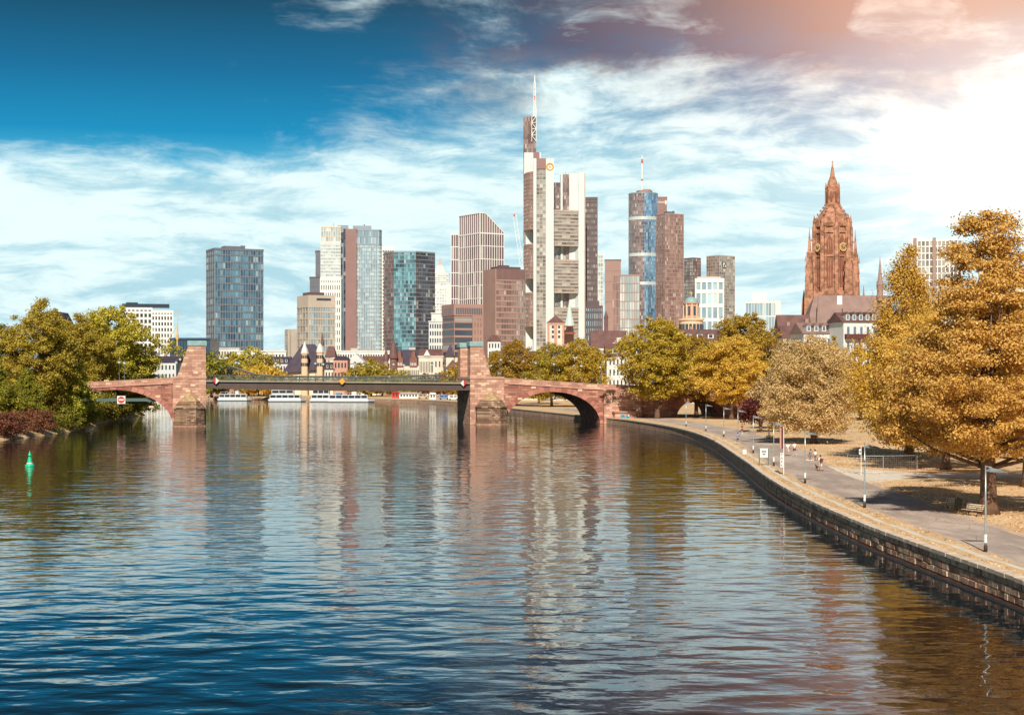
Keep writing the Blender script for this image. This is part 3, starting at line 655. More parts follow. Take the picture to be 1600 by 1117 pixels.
def house(name, label, px0, px1, yeave, yridge, Y, wall, roof, nx, nz, depth=14, ridge='x', phi=0, hip=.0, dormers=0, wf=.45, hf=.55, wm='win_dark', zb=None, ov=.5, chim=1, nzs=None, group=None):
    x0, x1 = XX(px0, Y), XX(px1, Y); w_ = (x1 - x0) / math.cos(R(phi)); he, hr = ZZ(yeave, Y) - GZ, ZZ(yridge, Y) - GZ
    root = thing(name, label, 'house', (x0, Y, GZ), R(phi), group)
    mb = MB().box(0, w_, 0, depth, 0, he)
    if ridge == 'y': mb.poly([(0, .02, he), (w_, .02, he), (w_ / 2, .02, hr)])
    mb.build('wall', wall, root)
    rf = gable_roof(root, 0, w_, 0, depth, he + .02, hr, roof, ridge, ov, hip)
    zlo = he * .15 if zb is None else zb
    windows(root, w_ * .04, w_ * .96, 0, zlo, he - .3, nx, nz, wf, hf, wm)
    if ridge == 'y' and hr - he > 4: windows(root, w_ * .36, w_ * .64, .02, he + .2, he + (hr - he) * .45, 2, 1, .5, .6, wm)
    for k in range(dormers):
        u = w_ * (k + .7) / (dormers + .4); zd = he + (hr - he) * .18; s = min(1.3, w_ / (dormers + 1) * .3); yy = depth / 2 * .18
        dm = MB().box(u - s, u + s, yy - .8, yy + 3, zd, zd + 1.7).build('dormer', wall, rf); gable_roof(rf, u - s, u + s, yy - .8, yy + 3, zd + 1.72, zd + 2.5, roof, 'y', .15, name='dormer_roof')
        MB().box(u - s * .6, u + s * .6, yy - .86, yy - .8, zd + .3, zd + 1.5).build('dormer_window', wm, rf)
    for k in range(chim):
        u = w_ * (.25 + .5 * k); MB().box(u - .5, u + .5, depth * .52, depth * .52 + .9, he, hr + 1.2).build('chimney', 'brown_frame', rf)
    return root, w_, he, hr

# ------------------------------------------------------------------ skyline, left to right
# white office block with stepped top
Y = 1100; x0 = XX(192, Y); sc = Y / FPX
ob = thing('office_block', 'white stepped office block with square windows left of the blue tower', 'building', (x0, Y, GZ), R(12))
h1 = ZZ(480, Y) - GZ; h2 = ZZ(485, Y) - GZ
facade(ob, rect(0, 44 * sc, 4, 22), 0, h1, 'glass_dark', 'white_frame', [7, 0, 0, 0], 14, 1.0, 1.6, .4)
facade(ob, rect(44 * sc, 76 * sc, 0, 22), 0, h2, 'glass_dark', 'white_frame', [7, 0, 0, 0], 14, .9, 1.6, .4)
MB().box(-.6, 71 * sc, 3, 20, h1 + .4, h1 + 2.6).box(2, 10, 5, 10, h1 + 2.6, h1 + 3.6).build('roof_storey', 'boat_dark', ob)
MB().cyl((66 * sc, 10), .15, .08, h1 + 2, h1 + 9, 6).cyl((54 * sc, 10), .12, .08, h1 + 2, h1 + 5, 6).build('antenna', 'white_frame', ob)
cr = thing('tower_crane', 'slim yellow tower crane beside the white office block', 'crane', (XX(277, 900), 900, GZ)); hc = ZZ(492, 900) - GZ
MB().box(-.35, .35, -.35, .35, 0, hc - 6).build('mast', 'crane_yellow', cr); MB().beam((0, 0, hc - 6), (-7, 0, hc - 17), .35).beam((0, 0, hc - 6), (.6, 0, hc + 2), .35).build('jib', 'crane_yellow', cr); MB().box(-.6, .6, -.6, .6, hc - 14, hc - 11).build('cab', 'sign_yellow', cr)
# low buildings behind the left pylon
mat('hall_blue', S(52, 74, 96), .3, .1, .5)
lb = thing('glass_hall', 'low dark blue glass hall behind the left bridge pylon', 'building', (XX(266, 950), 950, GZ)); hh = ZZ(531, 950) - GZ; wl = 62 * 950 / FPX
uvprism('hall_body', rect(0, wl, 0, 30), 0, hh, 'hall_blue', [12, 0, 0, 0], 4, lb); MB().box(-.5, wl + .5, -.6, 31, hh, hh + 1.2).build('roof_slab', 'hall_blue', lb)
for k in range(13): MB().box(wl * k / 12 - .15, wl * k / 12 + .15, -.3, .1, 0, hh).build('mullion', 'boat_dark', lb)
house('apartment_house', 'white apartment house with slate roof between office block and left pylon', 244, 275, 566, 556, 600, 'white_wall', 'slate', 5, 4, wf=.45, hf=.5)
def flat(name, label, px0, px1, yt, Y, wall, nx, nz, depth=16, wf=.5, hf=.5, wm='win_dark', band=None):
    x0, x1 = XX(px0, Y), XX(px1, Y); h = ZZ(yt, Y) - GZ; t = thing(name, label, 'building', (x0, Y, GZ), -math.atan((px0 + px1 - 1600) / 2 / FPX)); w_ = x1 - x0
    MB().box(0, w_, 0, depth, 0, h).build('wall', wall, t); MB().box(-.4, w_ + .4, -.4, depth + .4, h, h + .6).build('roof_edge', wall, t)
    windows(t, w_ * .03, w_ * .97, 0, h * .1, h - .4, nx, nz, wf, hf, wm)
    MB().box(w_ * .3, w_ * .42, depth * .4, depth * .7, h + .6, h + 2.2).build('roof_plant', 'beige_wall', t); return t, w_, h
flat('residential_block', 'long low white block below the blue glass tower', 300, 372, 545, 1000, 'white_wall', 16, 5)
flat('residential_block', 'white block with terrace right of the trees below the blue tower', 372, 446, 549, 990, 'white_wall', 14, 4)
house('town_house', 'slate mansard row behind the low bright bridge trees', 415, 452, 568, 557, 900, 'white_wall', 'slate', 8, 3, dormers=5)

tA = ctower('office_tower', 'blue glass slab tower with white vertical mullions standing alone', 323, 336, 411, 388, 1150, 25, 'glass_blue', 'steel_frame', 19, 4, 20, 0.34, 1.2, .45, 'grey_panel', glL='glass_dark')
ctower('office_block', 'small beige concrete block left of the beige grid building', 448, 452, 466, 515, 1030, 25, 'glass_grey', 'beige_wall', 3, 1, 4, 2.2, 3.2, .3, plant=False)
tB, wB, dB, hB = ctower('office_block', 'beige grid office block in front of the twin-part glass tower', 465, 482, 523, 478, 1000, 28, 'glass_pale', 'beige_wall', 11, 4, 13, .45, .9, .4, glL='glass_grey', plant=False)
zt = ZZ(461, 1000) - GZ; MB().box(-.3, wB + .3, -.3, dB + .3, hB + .3, zt).build('crown_wall', 'beige_wall', tB); MB().box(wB * .3, wB * .85, -.36, 0, hB + 3.5, hB + 5).build('crown_slot', 'win_dark', tB); MB().box(2, wB - 6, 3, dB - 4, zt, zt + 2).build('roof_plant', 'dark_frame', tB)
def slab(name, label, px0, px1, yt, Y, m, nv=0, nr=0, gl=None, fr='dark_frame', pw=.3, bh=.6, depth=20, dp=.2):
    x0, x1 = XX(px0, Y), XX(px1, Y); t = thing(name, label, 'building', (x0, Y, GZ), -math.atan((px0 + px1 - 1600) / 2 / FPX)); h = ZZ(yt, Y) - GZ
    if nr: facade(t, rect(0, x1 - x0, 0, depth), 0, h, gl, fr, [nv, 0, 0, 0], nr, pw, bh, dp)
    else:
        MB().box(0, x1 - x0, 0, depth, 0, h).build('wall', m, t); MB().box(-.3, x1 - x0 + .3, -.3, depth, h, h + .8).build('roof_edge', fr, t)
        for k in range(1, 12): MB().box(.05, x1 - x0 - .05, -.08, 0, h * k / 12 - .15, h * k / 12).build('panel_joint', fr, t)
    return t, x1 - x0, h
slab('office_tower', 'dark grey stepped tower left of the twin-part glass tower', 484, 503, 434, 1280, 'grey_panel', depth=30)
slab('office_tower', 'narrow tall grey tower edge behind the twin-part glass tower', 493, 505, 393, 1330, 'grey_panel', depth=24)
# twin-part tower: pale glass wing, brown core, bluish wing
Y = 1180; sc = Y / FPX; tC = thing('office_tower', 'tall twin glass tower with brown windowless core between its wings', 'building', (XX(501, Y), Y, GZ), R(5.5)); z = lambda y: ZZ(y, Y) - GZ
facade(tC, rect(0, 31 * sc, 0, 30), 0, z(434), 'glass_dark', 'white_frame', [9, 0, 0, 0], 15, 1.0, 2.2, .3)
facade(tC, rect(0, 31 * sc, .1, 29.8), z(434), z(378), 'glass_light', 'pale_frame', [8, 0, 0, 0], 11, .25, 1.2, .2, body='glass_wing')
facade(tC, rect(.3, 30.7 * sc, .4, 29), z(378), z(354), 'glass_light', 'cream_wall', [8, 0, 0, 0], 3, .5, .4, .3, body='glass_crown')
uvprism('glass_joint', rect(31 * sc + .3, 39 * sc, 1.5, 25), 0, z(357), 'glass_dark', [2, 0, 0, 0], 45, tC)
MB().box(34.2 * sc, 35.4 * sc, .9, 1.6, 0, z(380)).build('blue_strip', 'steel_frame', tC)
MB().box(38.6 * sc, 56 * sc, -3, 20, 0, z(358)).build('core_wall', 'brown_panel', tC); MB().box(51 * sc, 56 * sc + .1, -3.1, 20, z(358), z(356)).build('core_cap', 'brown_frame', tC)
facade(tC, [(56 * sc + .2, -1), (91 * sc, -1), (95 * sc, 3), (95 * sc, 26), (56 * sc + .2, 26)], 0, z(381), 'glass_pale', 'pale_frame', [13, 3, 0, 0, 0], 36, .22, .9, .25, 'steel_frame', body='glass_wing')
facade(tC, [(56 * sc + .3, -.8), (91 * sc, -.8), (94.7 * sc, 3.2), (94.7 * sc, 25), (56 * sc + .3, 25)], z(381), z(359), 'glass_pale', 'steel_frame', [16, 3, 0, 0, 0], 2, .3, .4, .3, body='glass_crown')
MB().box(26 * sc, 43 * sc, 6, 18, z(357), z(350.5)).box(50 * sc, 79 * sc, 6, 18, z(357), z(351)).build('roof_plant', 'steel_frame', tC); MB().cyl((20 * sc, 10), .2, .1, z(354), z(347), 6).cyl((68 * sc, 10), .5, .4, z(351), z(348), 6).build('antenna', 'grey_panel', tC)
slab('office_tower', 'sliver of a white banded tower between twin tower and dark glass tower', 594, 616, 386, 1400, 'white_wall', 6, 40, 'glass_dark', 'white_frame', .6, 1.8)
# dark teal three-faced glass tower
Y = 1050; sc = Y / FPX; tD = thing('office_tower', 'dark teal glass tower with three faces', 'building', (XX(598, Y), Y, GZ)); z = lambda y: ZZ(y, Y) - GZ
pD = [(0, 9), (17.5 * sc, 0), (52 * sc, 0), (80 * sc, 12), (74 * sc, 34), (5 * sc, 32)]
facade(tD, pD, 0, z(393), ['glass_brown', 'glass_teal', 'glass_dark', 'glass_dark', 'glass_dark', 'glass_dark'], 'dark_frame', [7, 11, 8, 0, 0, 0], 34, .22, .45, .18, 'steel_frame')
# tower with a pyramid top
Y = 1850; sc = Y / FPX; tM = thing('pyramid_tower', 'pale distant tower with a pointed pyramid top', 'building', (XX(678, Y), Y, GZ)); z = lambda y: ZZ(y, Y) - GZ
facade(tM, rect(0, 25 * sc, 0, 19), 0, z(447), 'glass_light', 'white_frame', [6, 0, 0, 0], 34, .7, 1.6, .3); facade(tM, rect(1.0 * sc, 23 * sc, 1, 17), z(447), z(427), 'glass_light', 'pale_frame', [5, 0, 0, 0], 6, .6, 1.2, .3, body='glass_drum')
c_ = 9.2 * sc; q = 9 * sc
mb = MB(); rg = lambda s, zz: [(c_ - s, 8 - s, zz), (c_ + s, 8 - s, zz), (c_ + s, 8 + s, zz), (c_ - s, 8 + s, zz)]
mb.loft([rg(q, z(427)), rg(q * .42, z(414))]).build('pyramid_base', 'glass_grey', tM); MB().loft([rg(q * .42, z(414)), rg(.1, z(401))]).build('pyramid_top', 'beige_wall', tM); MB().loft([rg(q + .4, z(428)), rg(q + .4, z(426.6))]).build('pyramid_eave', 'white_frame', tM)
slab('office_block', 'white slab at the foot of the pyramid tower', 697, 705, 443, 1500, 'white_wall', fr='white_wall')
flat('office_block', 'white office block with grid windows before the dark teal tower', 670, 694, 503, 920, 'white_wall', 6, 9, wf=.55, hf=.6); flat('office_block', 'blank white upper storey block rising behind the white grid office', 674, 693, 490, 945, 'white_wall', 2, 2, wf=.2, hf=.1)
# tower with white grid and slanted roof
Y = 1160; phi = 33; XC, wE, dE = corner(718, 750, 787, Y, phi); dE = min(dE, 40); tE = thing('office_tower', 'white-gridded maroon tower with slanted roof', 'building', (XC, Y, GZ), R(phi)); z = lambda y: ZZ(y, Y) - GZ
zlo, zhi = z(364), z(333)
facade(tE, rect(0, wE, 0, dE), 0, zlo, 'glass_maroon', 'white_frame', [10, 0, 0, 10], 12, .42, .55, .45, topband=.55)
slope = lambda x: zhi if x < wE * .22 else zhi + (zlo + 1 - zhi) * (x - wE * .22) / (wE * .78)
for nm, pts in (('crown', [(0, zlo + .3), (wE, zlo + .3), (wE, zlo + 1), (wE * .22, zhi), (0, zhi)]),):
    me = bpy.data.meshes.new(nm); n = len(pts); me.from_pydata([(x, 0, zz) for x, zz in pts] + [(x, dE, zz) for x, zz in pts], [], [tuple(range(n)), tuple(range(2 * n - 1, n - 1, -1))] + [(i, i + n, (i + 1) % n + n, (i + 1) % n) for i in range(n)])
    me.materials.append(MATS['glass_maroon']); put(nm, me, tE)
for j in range(11):
    x = wE * j / 10; MB().box(x - .21, x + .21, -.45, .2, zlo, slope(x)).build('mullion', 'white_frame', tE)
    y_ = dE * j / 10; MB().box(-.45, .2, y_ - .21, y_ + .21, zlo, zhi).build('mullion', 'white_frame', tE)
MB().tube([(-.2, -.3, zhi), (wE * .22, -.3, zhi), (wE, -.3, zlo + 1)], .45, 4).tube([(-.3, -.2, zhi), (-.3, dE, zhi)], .45, 4).build('roof_edge', 'white_frame', tE)
MB().box(wE * .35, wE * .62, dE * .45, dE * .8, zlo, z(338)).build('roof_plant', 'glass_maroon', tE)
xl = -dE * math.sin(R(phi)); XL = XX(705, Y + 26)
tE2 = thing('office_tower', 'lower maroon wing at the left of the white-gridded tower', 'building', (XL, Y + 26, GZ)); z2 = lambda y: ZZ(y, Y + 26) - GZ
facade(tE2, rect(0, XX(719.5, Y + 26) - XL, 0, 16), 0, z2(366), 'glass_maroon', 'white_frame', [4, 0, 0, 0], 12, .42, .55, .3)
MB().tube([(0, 0, z2(366)), (XX(719, Y) - XL, 0, z2(357))], .35, 4).build('crown_brace', 'white_frame', tE2)
# squat brown block and brown tower
Y = 860; phi = 24; XC, wJ, dJ = corner(692, 710, 753, Y, phi); dJ = min(dJ, 30); tJ = thing('office_block', 'squat reddish-brown block with slotted crown', 'building', (XC, Y, GZ), R(phi)); z = lambda y: ZZ(y, Y) - GZ
facade(tJ, rect(0, wJ * .68, 0, dJ), 0, z(493), 'glass_dark', 'brown_frame', [1, 0, 0, 1], 11, .2, 1.1, .25)
facade(tJ, rect(wJ * .68, wJ, -.3, dJ), 0, z(493), 'glass_brown', 'brown_frame', [3, 0, 0, 0], 11, 1.2, 1.6, .3, body='stair_bay')
MB().box(-.6, wJ + .6, -.7, dJ + .6, z(493), z(475)).build('crown_wall', 'brown_frame', tJ)
sm = MB().box(-.32, .32, -.78, -.6, z(491), z(481)).mesh('crown_slot', 'glass_dark')
for j in range(15): put('crown_slot', sm, tJ, (wJ * (.06 + .9 * j / 14), 0, 0))
sm2 = MB().box(-.68, -.5, -.32, .32, z(491), z(481)).mesh('crown_slot', 'glass_dark')
for j in range(8): put('crown_slot', sm2, tJ, (0, dJ * (.1 + .8 * j / 7), 0))
Y = 1010; phi = 26; XC, wF, dF = corner(756, 775, 820, Y, phi); dF = min(dF, 34); tF = thing('office_tower', 'brown ribbed slab tower left of the tallest tower', 'building', (XC, Y, GZ), R(phi)); z = lambda y: ZZ(y, Y) - GZ
facade(tF, rect(0, wF * .70, 0, dF), 0, z(436), 'glass_brown', 'brown_frame', [8, 0, 0, 0], 20, .18, 1.1, .35)
facade(tF, rect(wF * .70, wF, -.15, dF), 0, z(436), 'glass_grey', 'brown_frame', [5, 0, 0, 0], 20, .3, .6, .25, body='side_bay')
MB().box(-.7, 0, -.5, dF, 0, z(420)).build('end_wall', 'brown_frame', tF); MB().box(0, wF + .3, -.5, dF, z(436), z(420)).build('crown_wall', 'brown_panel', tF)
rb = MB().box(-.12, .12, -.75, -.5, z(436), z(420)).mesh('crown_rib', 'dark_frame')
for j in range(24): put('crown_rib', rb, tF, (wF * (j + .5) / 24, 0, 0))
MB().box(wF * .15, wF * .95, 4, dF - 4, z(420), z(415.5)).box(wF * .3, wF * .6, 6, dF - 8, z(415.5), z(413)).build('roof_plant', 'dark_frame', tF)
# luffing crane
Y = 1300; cr = thing('luffing_crane', 'slender white crane jib leaning beside the tallest tower', 'crane', (XX(818, Y), Y + 30, GZ)); zc = ZZ(430, Y) - GZ; zt = ZZ(330, Y) - GZ; xt = XX(804, Y) - XX(818, Y)
MB().box(-.7, .7, -.7, .7, 0, zc).build('mast', 'white_frame', cr)
mb = MB()
for k in range(14):
    f0, f1 = k / 14, (k + 1) / 14; A = Vector((xt * f0, 0, zc + (zt - zc) * f0)); B = Vector((xt * f1, 0, zc + (zt - zc) * f1)); o1 = Vector((1.3, 0, .2)); mb.beam(A - o1, B - o1, .3).beam(A + o1, B + o1, .3).beam(A - o1, B + o1, .22)
mb.build('jib', 'white_frame', cr)
MB().box(xt - 1, xt + .4, -.5, .5, zt - 1.5, zt + .5).build('jib_head', 'sign_red', cr)

# the tallest tower: corner pylons, brown glazing, sky gardens, antenna
Y = 1480; sc = Y / FPX; X0 = XX(818, Y); tG = thing('skyscraper', 'tallest skyscraper with white corner pillars, garden openings and antenna mast', 'building', (X0, Y, GZ)); z = lambda y: ZZ(y, Y) - GZ; u = lambda px: (px - 818) * sc
def pil(name, a, b, y0, y1, zt_, m, z0=0.0): return MB().box(u(a), u(b), y0, y1, z0, zt_).build(name, m, tG)
mat('skyscraper_white', S(204, 212, 210), .5, .04, .03); mat('garden_white', S(206, 214, 212), .6, .04, .1)
uvprism('tall_shaft', [(u(818.3), 34), (u(838.5), 30), (u(838.5), 44), (u(818.3), 46)], 0, z(174), 'glass_brown', [8, 0, 0, 0], 60, tG)
pil('shaft_pillar', 819.3, 834, 28, 33.6, z(232), 'skyscraper_white'); pil('shaft_step', 834.2, 843.5, 26, 40, z(232), 'brown_panel'); pil('shaft_pillar', 843.6, 846, 26, 38, z(232), 'skyscraper_white')
for k, (a, b) in enumerate(((174, 184), (184, 194), (194, 204), (204, 214))):
    mb = MB().beam((u(831.5), 29, z(b)), (u(831.5), 29, z(a)), .5).beam((u(838.5), 29, z(b)), (u(838.5), 29, z(a)), .5).beam((u(831.5), 29, z(a)), (u(838.5), 29, z(a)), .5)
    (mb.beam((u(831.5), 29, z(b)), (u(838.5), 29, z(a)), .5) if k % 2 == 0 else mb.beam((u(831.5), 29, z(a)), (u(838.5), 29, z(b)), .5)); mb.build('truss', 'white_frame', tG)
mb = MB(); ax = u(836.4)
for a, b, wd in ((174, 160, 2.6), (160, 140, 1.9), (140, 118, 1.5)):
    for k in range(4):
        za, zb_ = z(a + (b - a) * k / 4), z(a + (b - a) * (k + 1) / 4); s = wd / 2
        for sx_, sy_ in ((-s, -s), (s, -s), (s, s), (-s, s)): mb.beam((ax + sx_, 34 + sy_, za), (ax + sx_, 34 + sy_, zb_), .45)
        mb.beam((ax - s, 34 - s, za), (ax + s, 34 - s, zb_), .35).beam((ax - s, 34 - s, zb_), (ax + s, 34 - s, zb_), .35)
an = mb.build('antenna_mast', 'white_frame', tG); MB().cyl((ax, 34), .7, .45, z(119), z(107.5), 8).build('antenna_tip', 'white_frame', an); MB().cyl((ax, 34), 1.25, 1.25, z(146), z(140), 8).cyl((ax, 34), 1.0, 1.0, z(131), z(128), 8).build('antenna_band', 'brick_red', an)
MB().beam((u(822), 38, z(174)), (u(826), 38, z(171)), .6).beam((u(826), 38, z(171)), (u(831), 38, z(171.5)), .6).build('roof_davit', 'brown_frame', tG)
# left curved wing in three blocks with gardens between
for a, b in ((268, 358), (381, 435), (457, 510)):
    pl = [(u(819.2), 26), (u(822), 14), (u(828), 6), (u(833.4), 3), (u(833.4), 26)]
    facade(tG, pl, z(b), z(a), 'glass_grey', 'brown_frame', [2, 3, 3, 0, 0], max(3, int((b - a) / 6)), .3, 1.5, .3, body='office_stack')
pil('garden_core', 821.5, 833, 20, 27, z(300), 'garden_white'); MB().prism([(u(819.2), 26.5), (u(819.8), 23), (u(821), 20), (u(821.4), 27)], 0, z(360)).build('garden_pillar', 'garden_white', tG)
pil('corner_pillar', 833.4, 838.2, -1, 12, z(248), 'skyscraper_white'); pil('corner_pillar', 853, 865.4, -1, 14, z(248), 'skyscraper_white')
facade(tG, rect(u(838.4), u(852.8), 1.5, 12), 0, z(264), ['glass_grey'] * 4, 'beige_wall', [3, 0, 0, 0], 58, .25, .6, .2, body='lift_glazing'); pil('lift_crown', 838.3, 852.9, .6, 12, z(247.5), 'brown_panel', z(264))
for yj in range(262, 530, 17):
    for a, b in ((833.4, 838.2), (853, 865.4)): MB().box(u(a) + .05, u(b) - .05, -1.06, -1, z(yj), z(yj) + .25).build('panel_joint', 'pale_frame', tG)
lg = MB(); rr = 3.0; cx, cz = u(859.3), z(261)
lg.tube([(cx + rr * math.cos(t), -1.2, cz + rr * math.sin(t)) for t in np.linspace(0, 2 * math.pi, 13)], .75, 5); lo = lg.build('logo_ring', 'sign_yellow', tG)
MB().loft([[(cx + 1.5 * math.cos(t), -1.35, cz + 1.5 * math.sin(t)) for t in (math.pi / 2, math.pi * 7 / 6, math.pi * 11 / 6)], [(cx + 1.5 * math.cos(t), -1.1, cz + 1.5 * math.sin(t)) for t in (math.pi / 2, math.pi * 7 / 6, math.pi * 11 / 6)]]).build('logo_wedge', 'crane_yellow', tG)
# right wing
for a, b in ((327, 383), (405, 457), (480, 545)):
    facade(tG, [(u(865.6), 9), (u(905), 16), (u(905), 34), (u(865.6), 34)], z(b), z(a), 'glass_grey', 'concrete', [6, 0, 0, 0], max(4, int((b - a) / 5.2)), .0, 1.35, .3, body='office_stack')
uvprism('garden_glazing', [(u(865.6), 20), (u(900), 24), (u(900), 33), (u(865.6), 33)], 0, z(330), 'glass_grey', [14, 0, 0, 0], 60, tG); MB().prism([(u(896), 24), (u(905), 17), (u(905), 33), (u(898), 33)], 0, z(330)).build('garden_pillar', 'garden_white', tG)
uvprism('upper_glazing', rect(u(865.6), u(877), 22, 36), z(330), z(281), 'glass_brown', [5, 0, 0, 0], 12, tG); pil('upper_pillar', 877, 880.3, 20, 36, z(267), 'skyscraper_white')
uvprism('upper_glazing', rect(u(880.4), u(890.4), 22, 36), 0, z(268), 'glass_brown', [4, 0, 0, 0], 60, tG); pil('upper_pillar', 890.5, 904.5, 21, 38, z(266.5), 'skyscraper_white'); pil('corner_pillar', 904.6, 914.2, 16, 38, z(266), 'garden_white'); pil('corner_strip', 914.3, 916, 18, 38, z(267), 'beige_wall')
MB().beam((u(885), 30, z(268)), (u(885), 30, z(262)), .4).beam((u(893), 30, z(267)), (u(893), 30, z(263)), .4).beam((u(843), 8, z(247)), (u(843), 8, z(243)), .4).build('roof_aerial', 'brown_frame', tG)
# towers right of it
slab('office_tower', 'dark gridded slab tower hard against the tallest tower', 914, 933, 309, 1560, '', 6, 34, 'glass_grey', 'dark_frame', 1.0, 2.2, dp=.5)
t, w_, h = slab('office_block', 'widening terraced base of the dark gridded slab tower', 914.5, 941, 478, 1535, '', 8, 11, 'glass_pale', 'dark_frame', 1.2, 2.0, dp=.5); MB().box(0, w_ * .82, 3, 18, h, h + 5).build('terrace', 'dark_frame', t)
slab('office_tower', 'pale glass tower peeking out beyond the terraced base', 931, 942, 398, 1750, '', 3, 30, 'glass_light', 'pale_frame', .5, 1.2)
t, w_, h = slab('office_tower', 'plain grey-brown slab tower left of the white grid tower', 945, 970, 407, 1450, 'brown_stone', depth=22)
slab('office_block', 'lower plain brown block before the grey-brown slab tower', 948, 972, 471, 1250, 'brown_stone', depth=12, fr='brown_frame')
slab('office_tower', 'dark ribbed side wing left of the white grid tower', 957, 968.5, 430, 1200, '', 5, 14, 'glass_brown', 'brown_frame', .5, .5)
slab('office_tower', 'white glass tower with a square brown grid', 968.5, 999, 430, 1190, '', 8, 13, 'glass_light', 'brown_stone', .45, .55, dp=.3)
# round tower with mast
Y = 1400; sc = Y / FPX; tH = thing('round_tower', 'round blue glass tower with red-and-white mast', 'building', (XX(1007, Y), Y, GZ)); z = lambda y: ZZ(y, Y) - GZ; rr = 23 * sc
circ = [(rr * math.cos(t), rr + rr * math.sin(t)) for t in np.linspace(0, 2 * math.pi, 28, endpoint=False)]
def gpick(i):
    a = math.degrees(2 * math.pi * (i + .5) / 28)
    return 'glass_azure' if 268 < a < 345 else 'glass_brown'
facade(tH, circ, 0, z(301), [gpick(i) for i in range(28)], 'steel_frame', [2 if 180 <= math.degrees(2 * math.pi * i / 28) else 0 for i in range(28)], 54, .16, .3, .15)
for yy in (338, 395, 440): MB().prism(offs(circ, .22), z(yy + 5), z(yy)).build('plant_floor', 'glass_light', tH)
MB().lathe((1, rr), [(rr * .55, z(301)), (rr * .55, z(296))], 20).lathe((3, rr), [(rr * .3, z(296)), (rr * .3, z(294))], 16).build('roof_drum', 'brown_frame', tH)
ms = MB().cyl((-1, rr), 1.0, .8, z(300), z(262), 8).build('mast', 'white_frame', tH); MB().cyl((-1, rr), .95, .8, z(280), z(274), 8).cyl((-1, rr), .95, .8, z(252), z(246), 8).build('mast_band', 'brick_red', ms); MB().cyl((-1, rr), .75, .55, z(262), z(240), 8).build('mast_tip', 'white_frame', ms)
t, w_, h = slab('office_tower', 'red-brown panel tower carrying a white bank name beside the round tower', 1024, 1042, 309, 1430, 'brown_panel', depth=22, fr='brown_frame')
def text(s, size, loc, parent, m, name='lettering', depth=.15):
    c = bpy.data.curves.new('lettering', 'FONT'); c.body = s; c.size = size; c.extrude = depth; c.align_x = 'CENTER'; c.align_y = 'CENTER'; c.materials.append(MATS[m])
    o = put(name, c, None); bpy.context.view_layer.update()
    me = bpy.data.meshes.new_from_object(o.evaluated_get(bpy.context.evaluated_depsgraph_get())); bpy.data.objects.remove(o)
    return put(name, me, parent, loc, (R(90), 0, 0))
text('Helaba', 3.0, (w_ * .60, -.3, h - 4.2), t, 'sign_white'); MB().box(w_ * .86, w_ * .95, -.3, -.1, h - 6.4, h - 2.6).build('lettering', 'sign_white', t)
XC, wq, dq = corner(1026, 1039, 1068, 1370, 24)
tH2 = ctower('office_tower', 'dark brown gridded square tower right of the round tower', 1026, 1039, 1068, 334, 1370, 24, 'glass_brown', 'brown_frame', 12, 5, 44, .28, .55, .25, plant=True)[0]
ctower('bank_tower', 'left of the twin mirrored bank towers, half hidden', 1069, 1083, 1095, 403, 1720, 38, 'glass_brown', 'dark_frame', 6, 6, 36, .2, .4, .2, glL='glass_grey', plant=False)
t, w_, d_, h = ctower('bank_tower', 'right of the twin mirrored bank towers with square logo', 1104, 1124, 1148, 399, 1600, 40, 'glass_grey', 'beige_wall', 8, 6, 40, .2, .4, .2, glL='glass_brown', plant=False)
MB().box(w_ * .18, w_ * .42, -.6, -.3, h - 12.5, h - 6.5).build('logo_frame', 'sign_grey', t); MB().box(w_ * .22, w_ * .38, -.75, -.6, h - 11.6, h - 7.4).build('logo_field', 'sign_white', t); MB().beam((w_ * .25, -.8, h - 11.0), (w_ * .35, -.8, h - 8.0), .9).build('logo_slash', 'sign_grey', t)
t, w_, h = slab('office_block', 'white banded block before the twin bank towers', 1087, 1130, 436, 1000, '', 5, 8, 'glass_pale', 'white_frame', .9, 2.2, dp=.5); MB().box(w_ * .05, w_ * .9, 2, 12, h, h + 1.6).build('roof_plant', 'beige_wall', t)
t, w_, h = slab('office_block', 'white and pale-blue glass block left of the cathedral', 1165, 1218, 472, 1100, '', 12, 6, 'glass_pale', 'white_frame', .25, .8, dp=.3); MB().box(w_ * .2, w_ * .62, 6, 18, h, h + 7).build('roof_plant', 'white_wall', t); MB().box(w_ * .86, w_ + .5, -.8, 18, 0, h + .9).build('end_wall', 'white_wall', t)
t, w_, h = slab('hotel_tower', 'white hotel tower top behind the tall right-hand trees', 1427, 1500, 376, 1300, '', 12, 22, 'glass_grey', 'white_frame', .9, .9, dp=.5)
for a in (0, .40): MB().box(w_ * a, w_ * (a + .07), -1.5, 4, 0, h + 2).build('stair_fin', 'brown_stone', t)

# ------------------------------------------------------------------ old town
# round church with green dome
Y = 800; sc = Y / FPX; t = thing('domed_church', 'pink round church tower with pale green dome and gold cross', 'church', (XX(1082, Y), Y, GZ)); z = lambda y: ZZ(y, Y) - GZ
MB().lathe((0, 6), [(6.1, 0), (6.1, z(500)), (6.8, z(500)), (6.8, z(497.5)), (6.1, z(497.5))], 20).build('lower_drum', 'stone_pale', t); lt = MB().lathe((0, 6), [(3.6, z(498)), (3.6, z(474)), (4.2, z(474)), (4.2, z(472.5))], 16).build('lantern_drum', 'coping_red', t)
for k in range(8):
    a = math.pi * 2 * (k + .5) / 8; MB().box(-.55, .55, -.15, .15, z(492), z(478)).build('window', 'win_dark', lt, (3.6 * math.cos(a), 6 + 3.6 * math.sin(a), 0), (0, 0, a + math.pi / 2))
    MB().cyl((3.75 * math.cos(a + .39), 6 + 3.75 * math.sin(a + .39)), .35, .35, z(497), z(474), 8).build('column', 'stone_pale', lt)
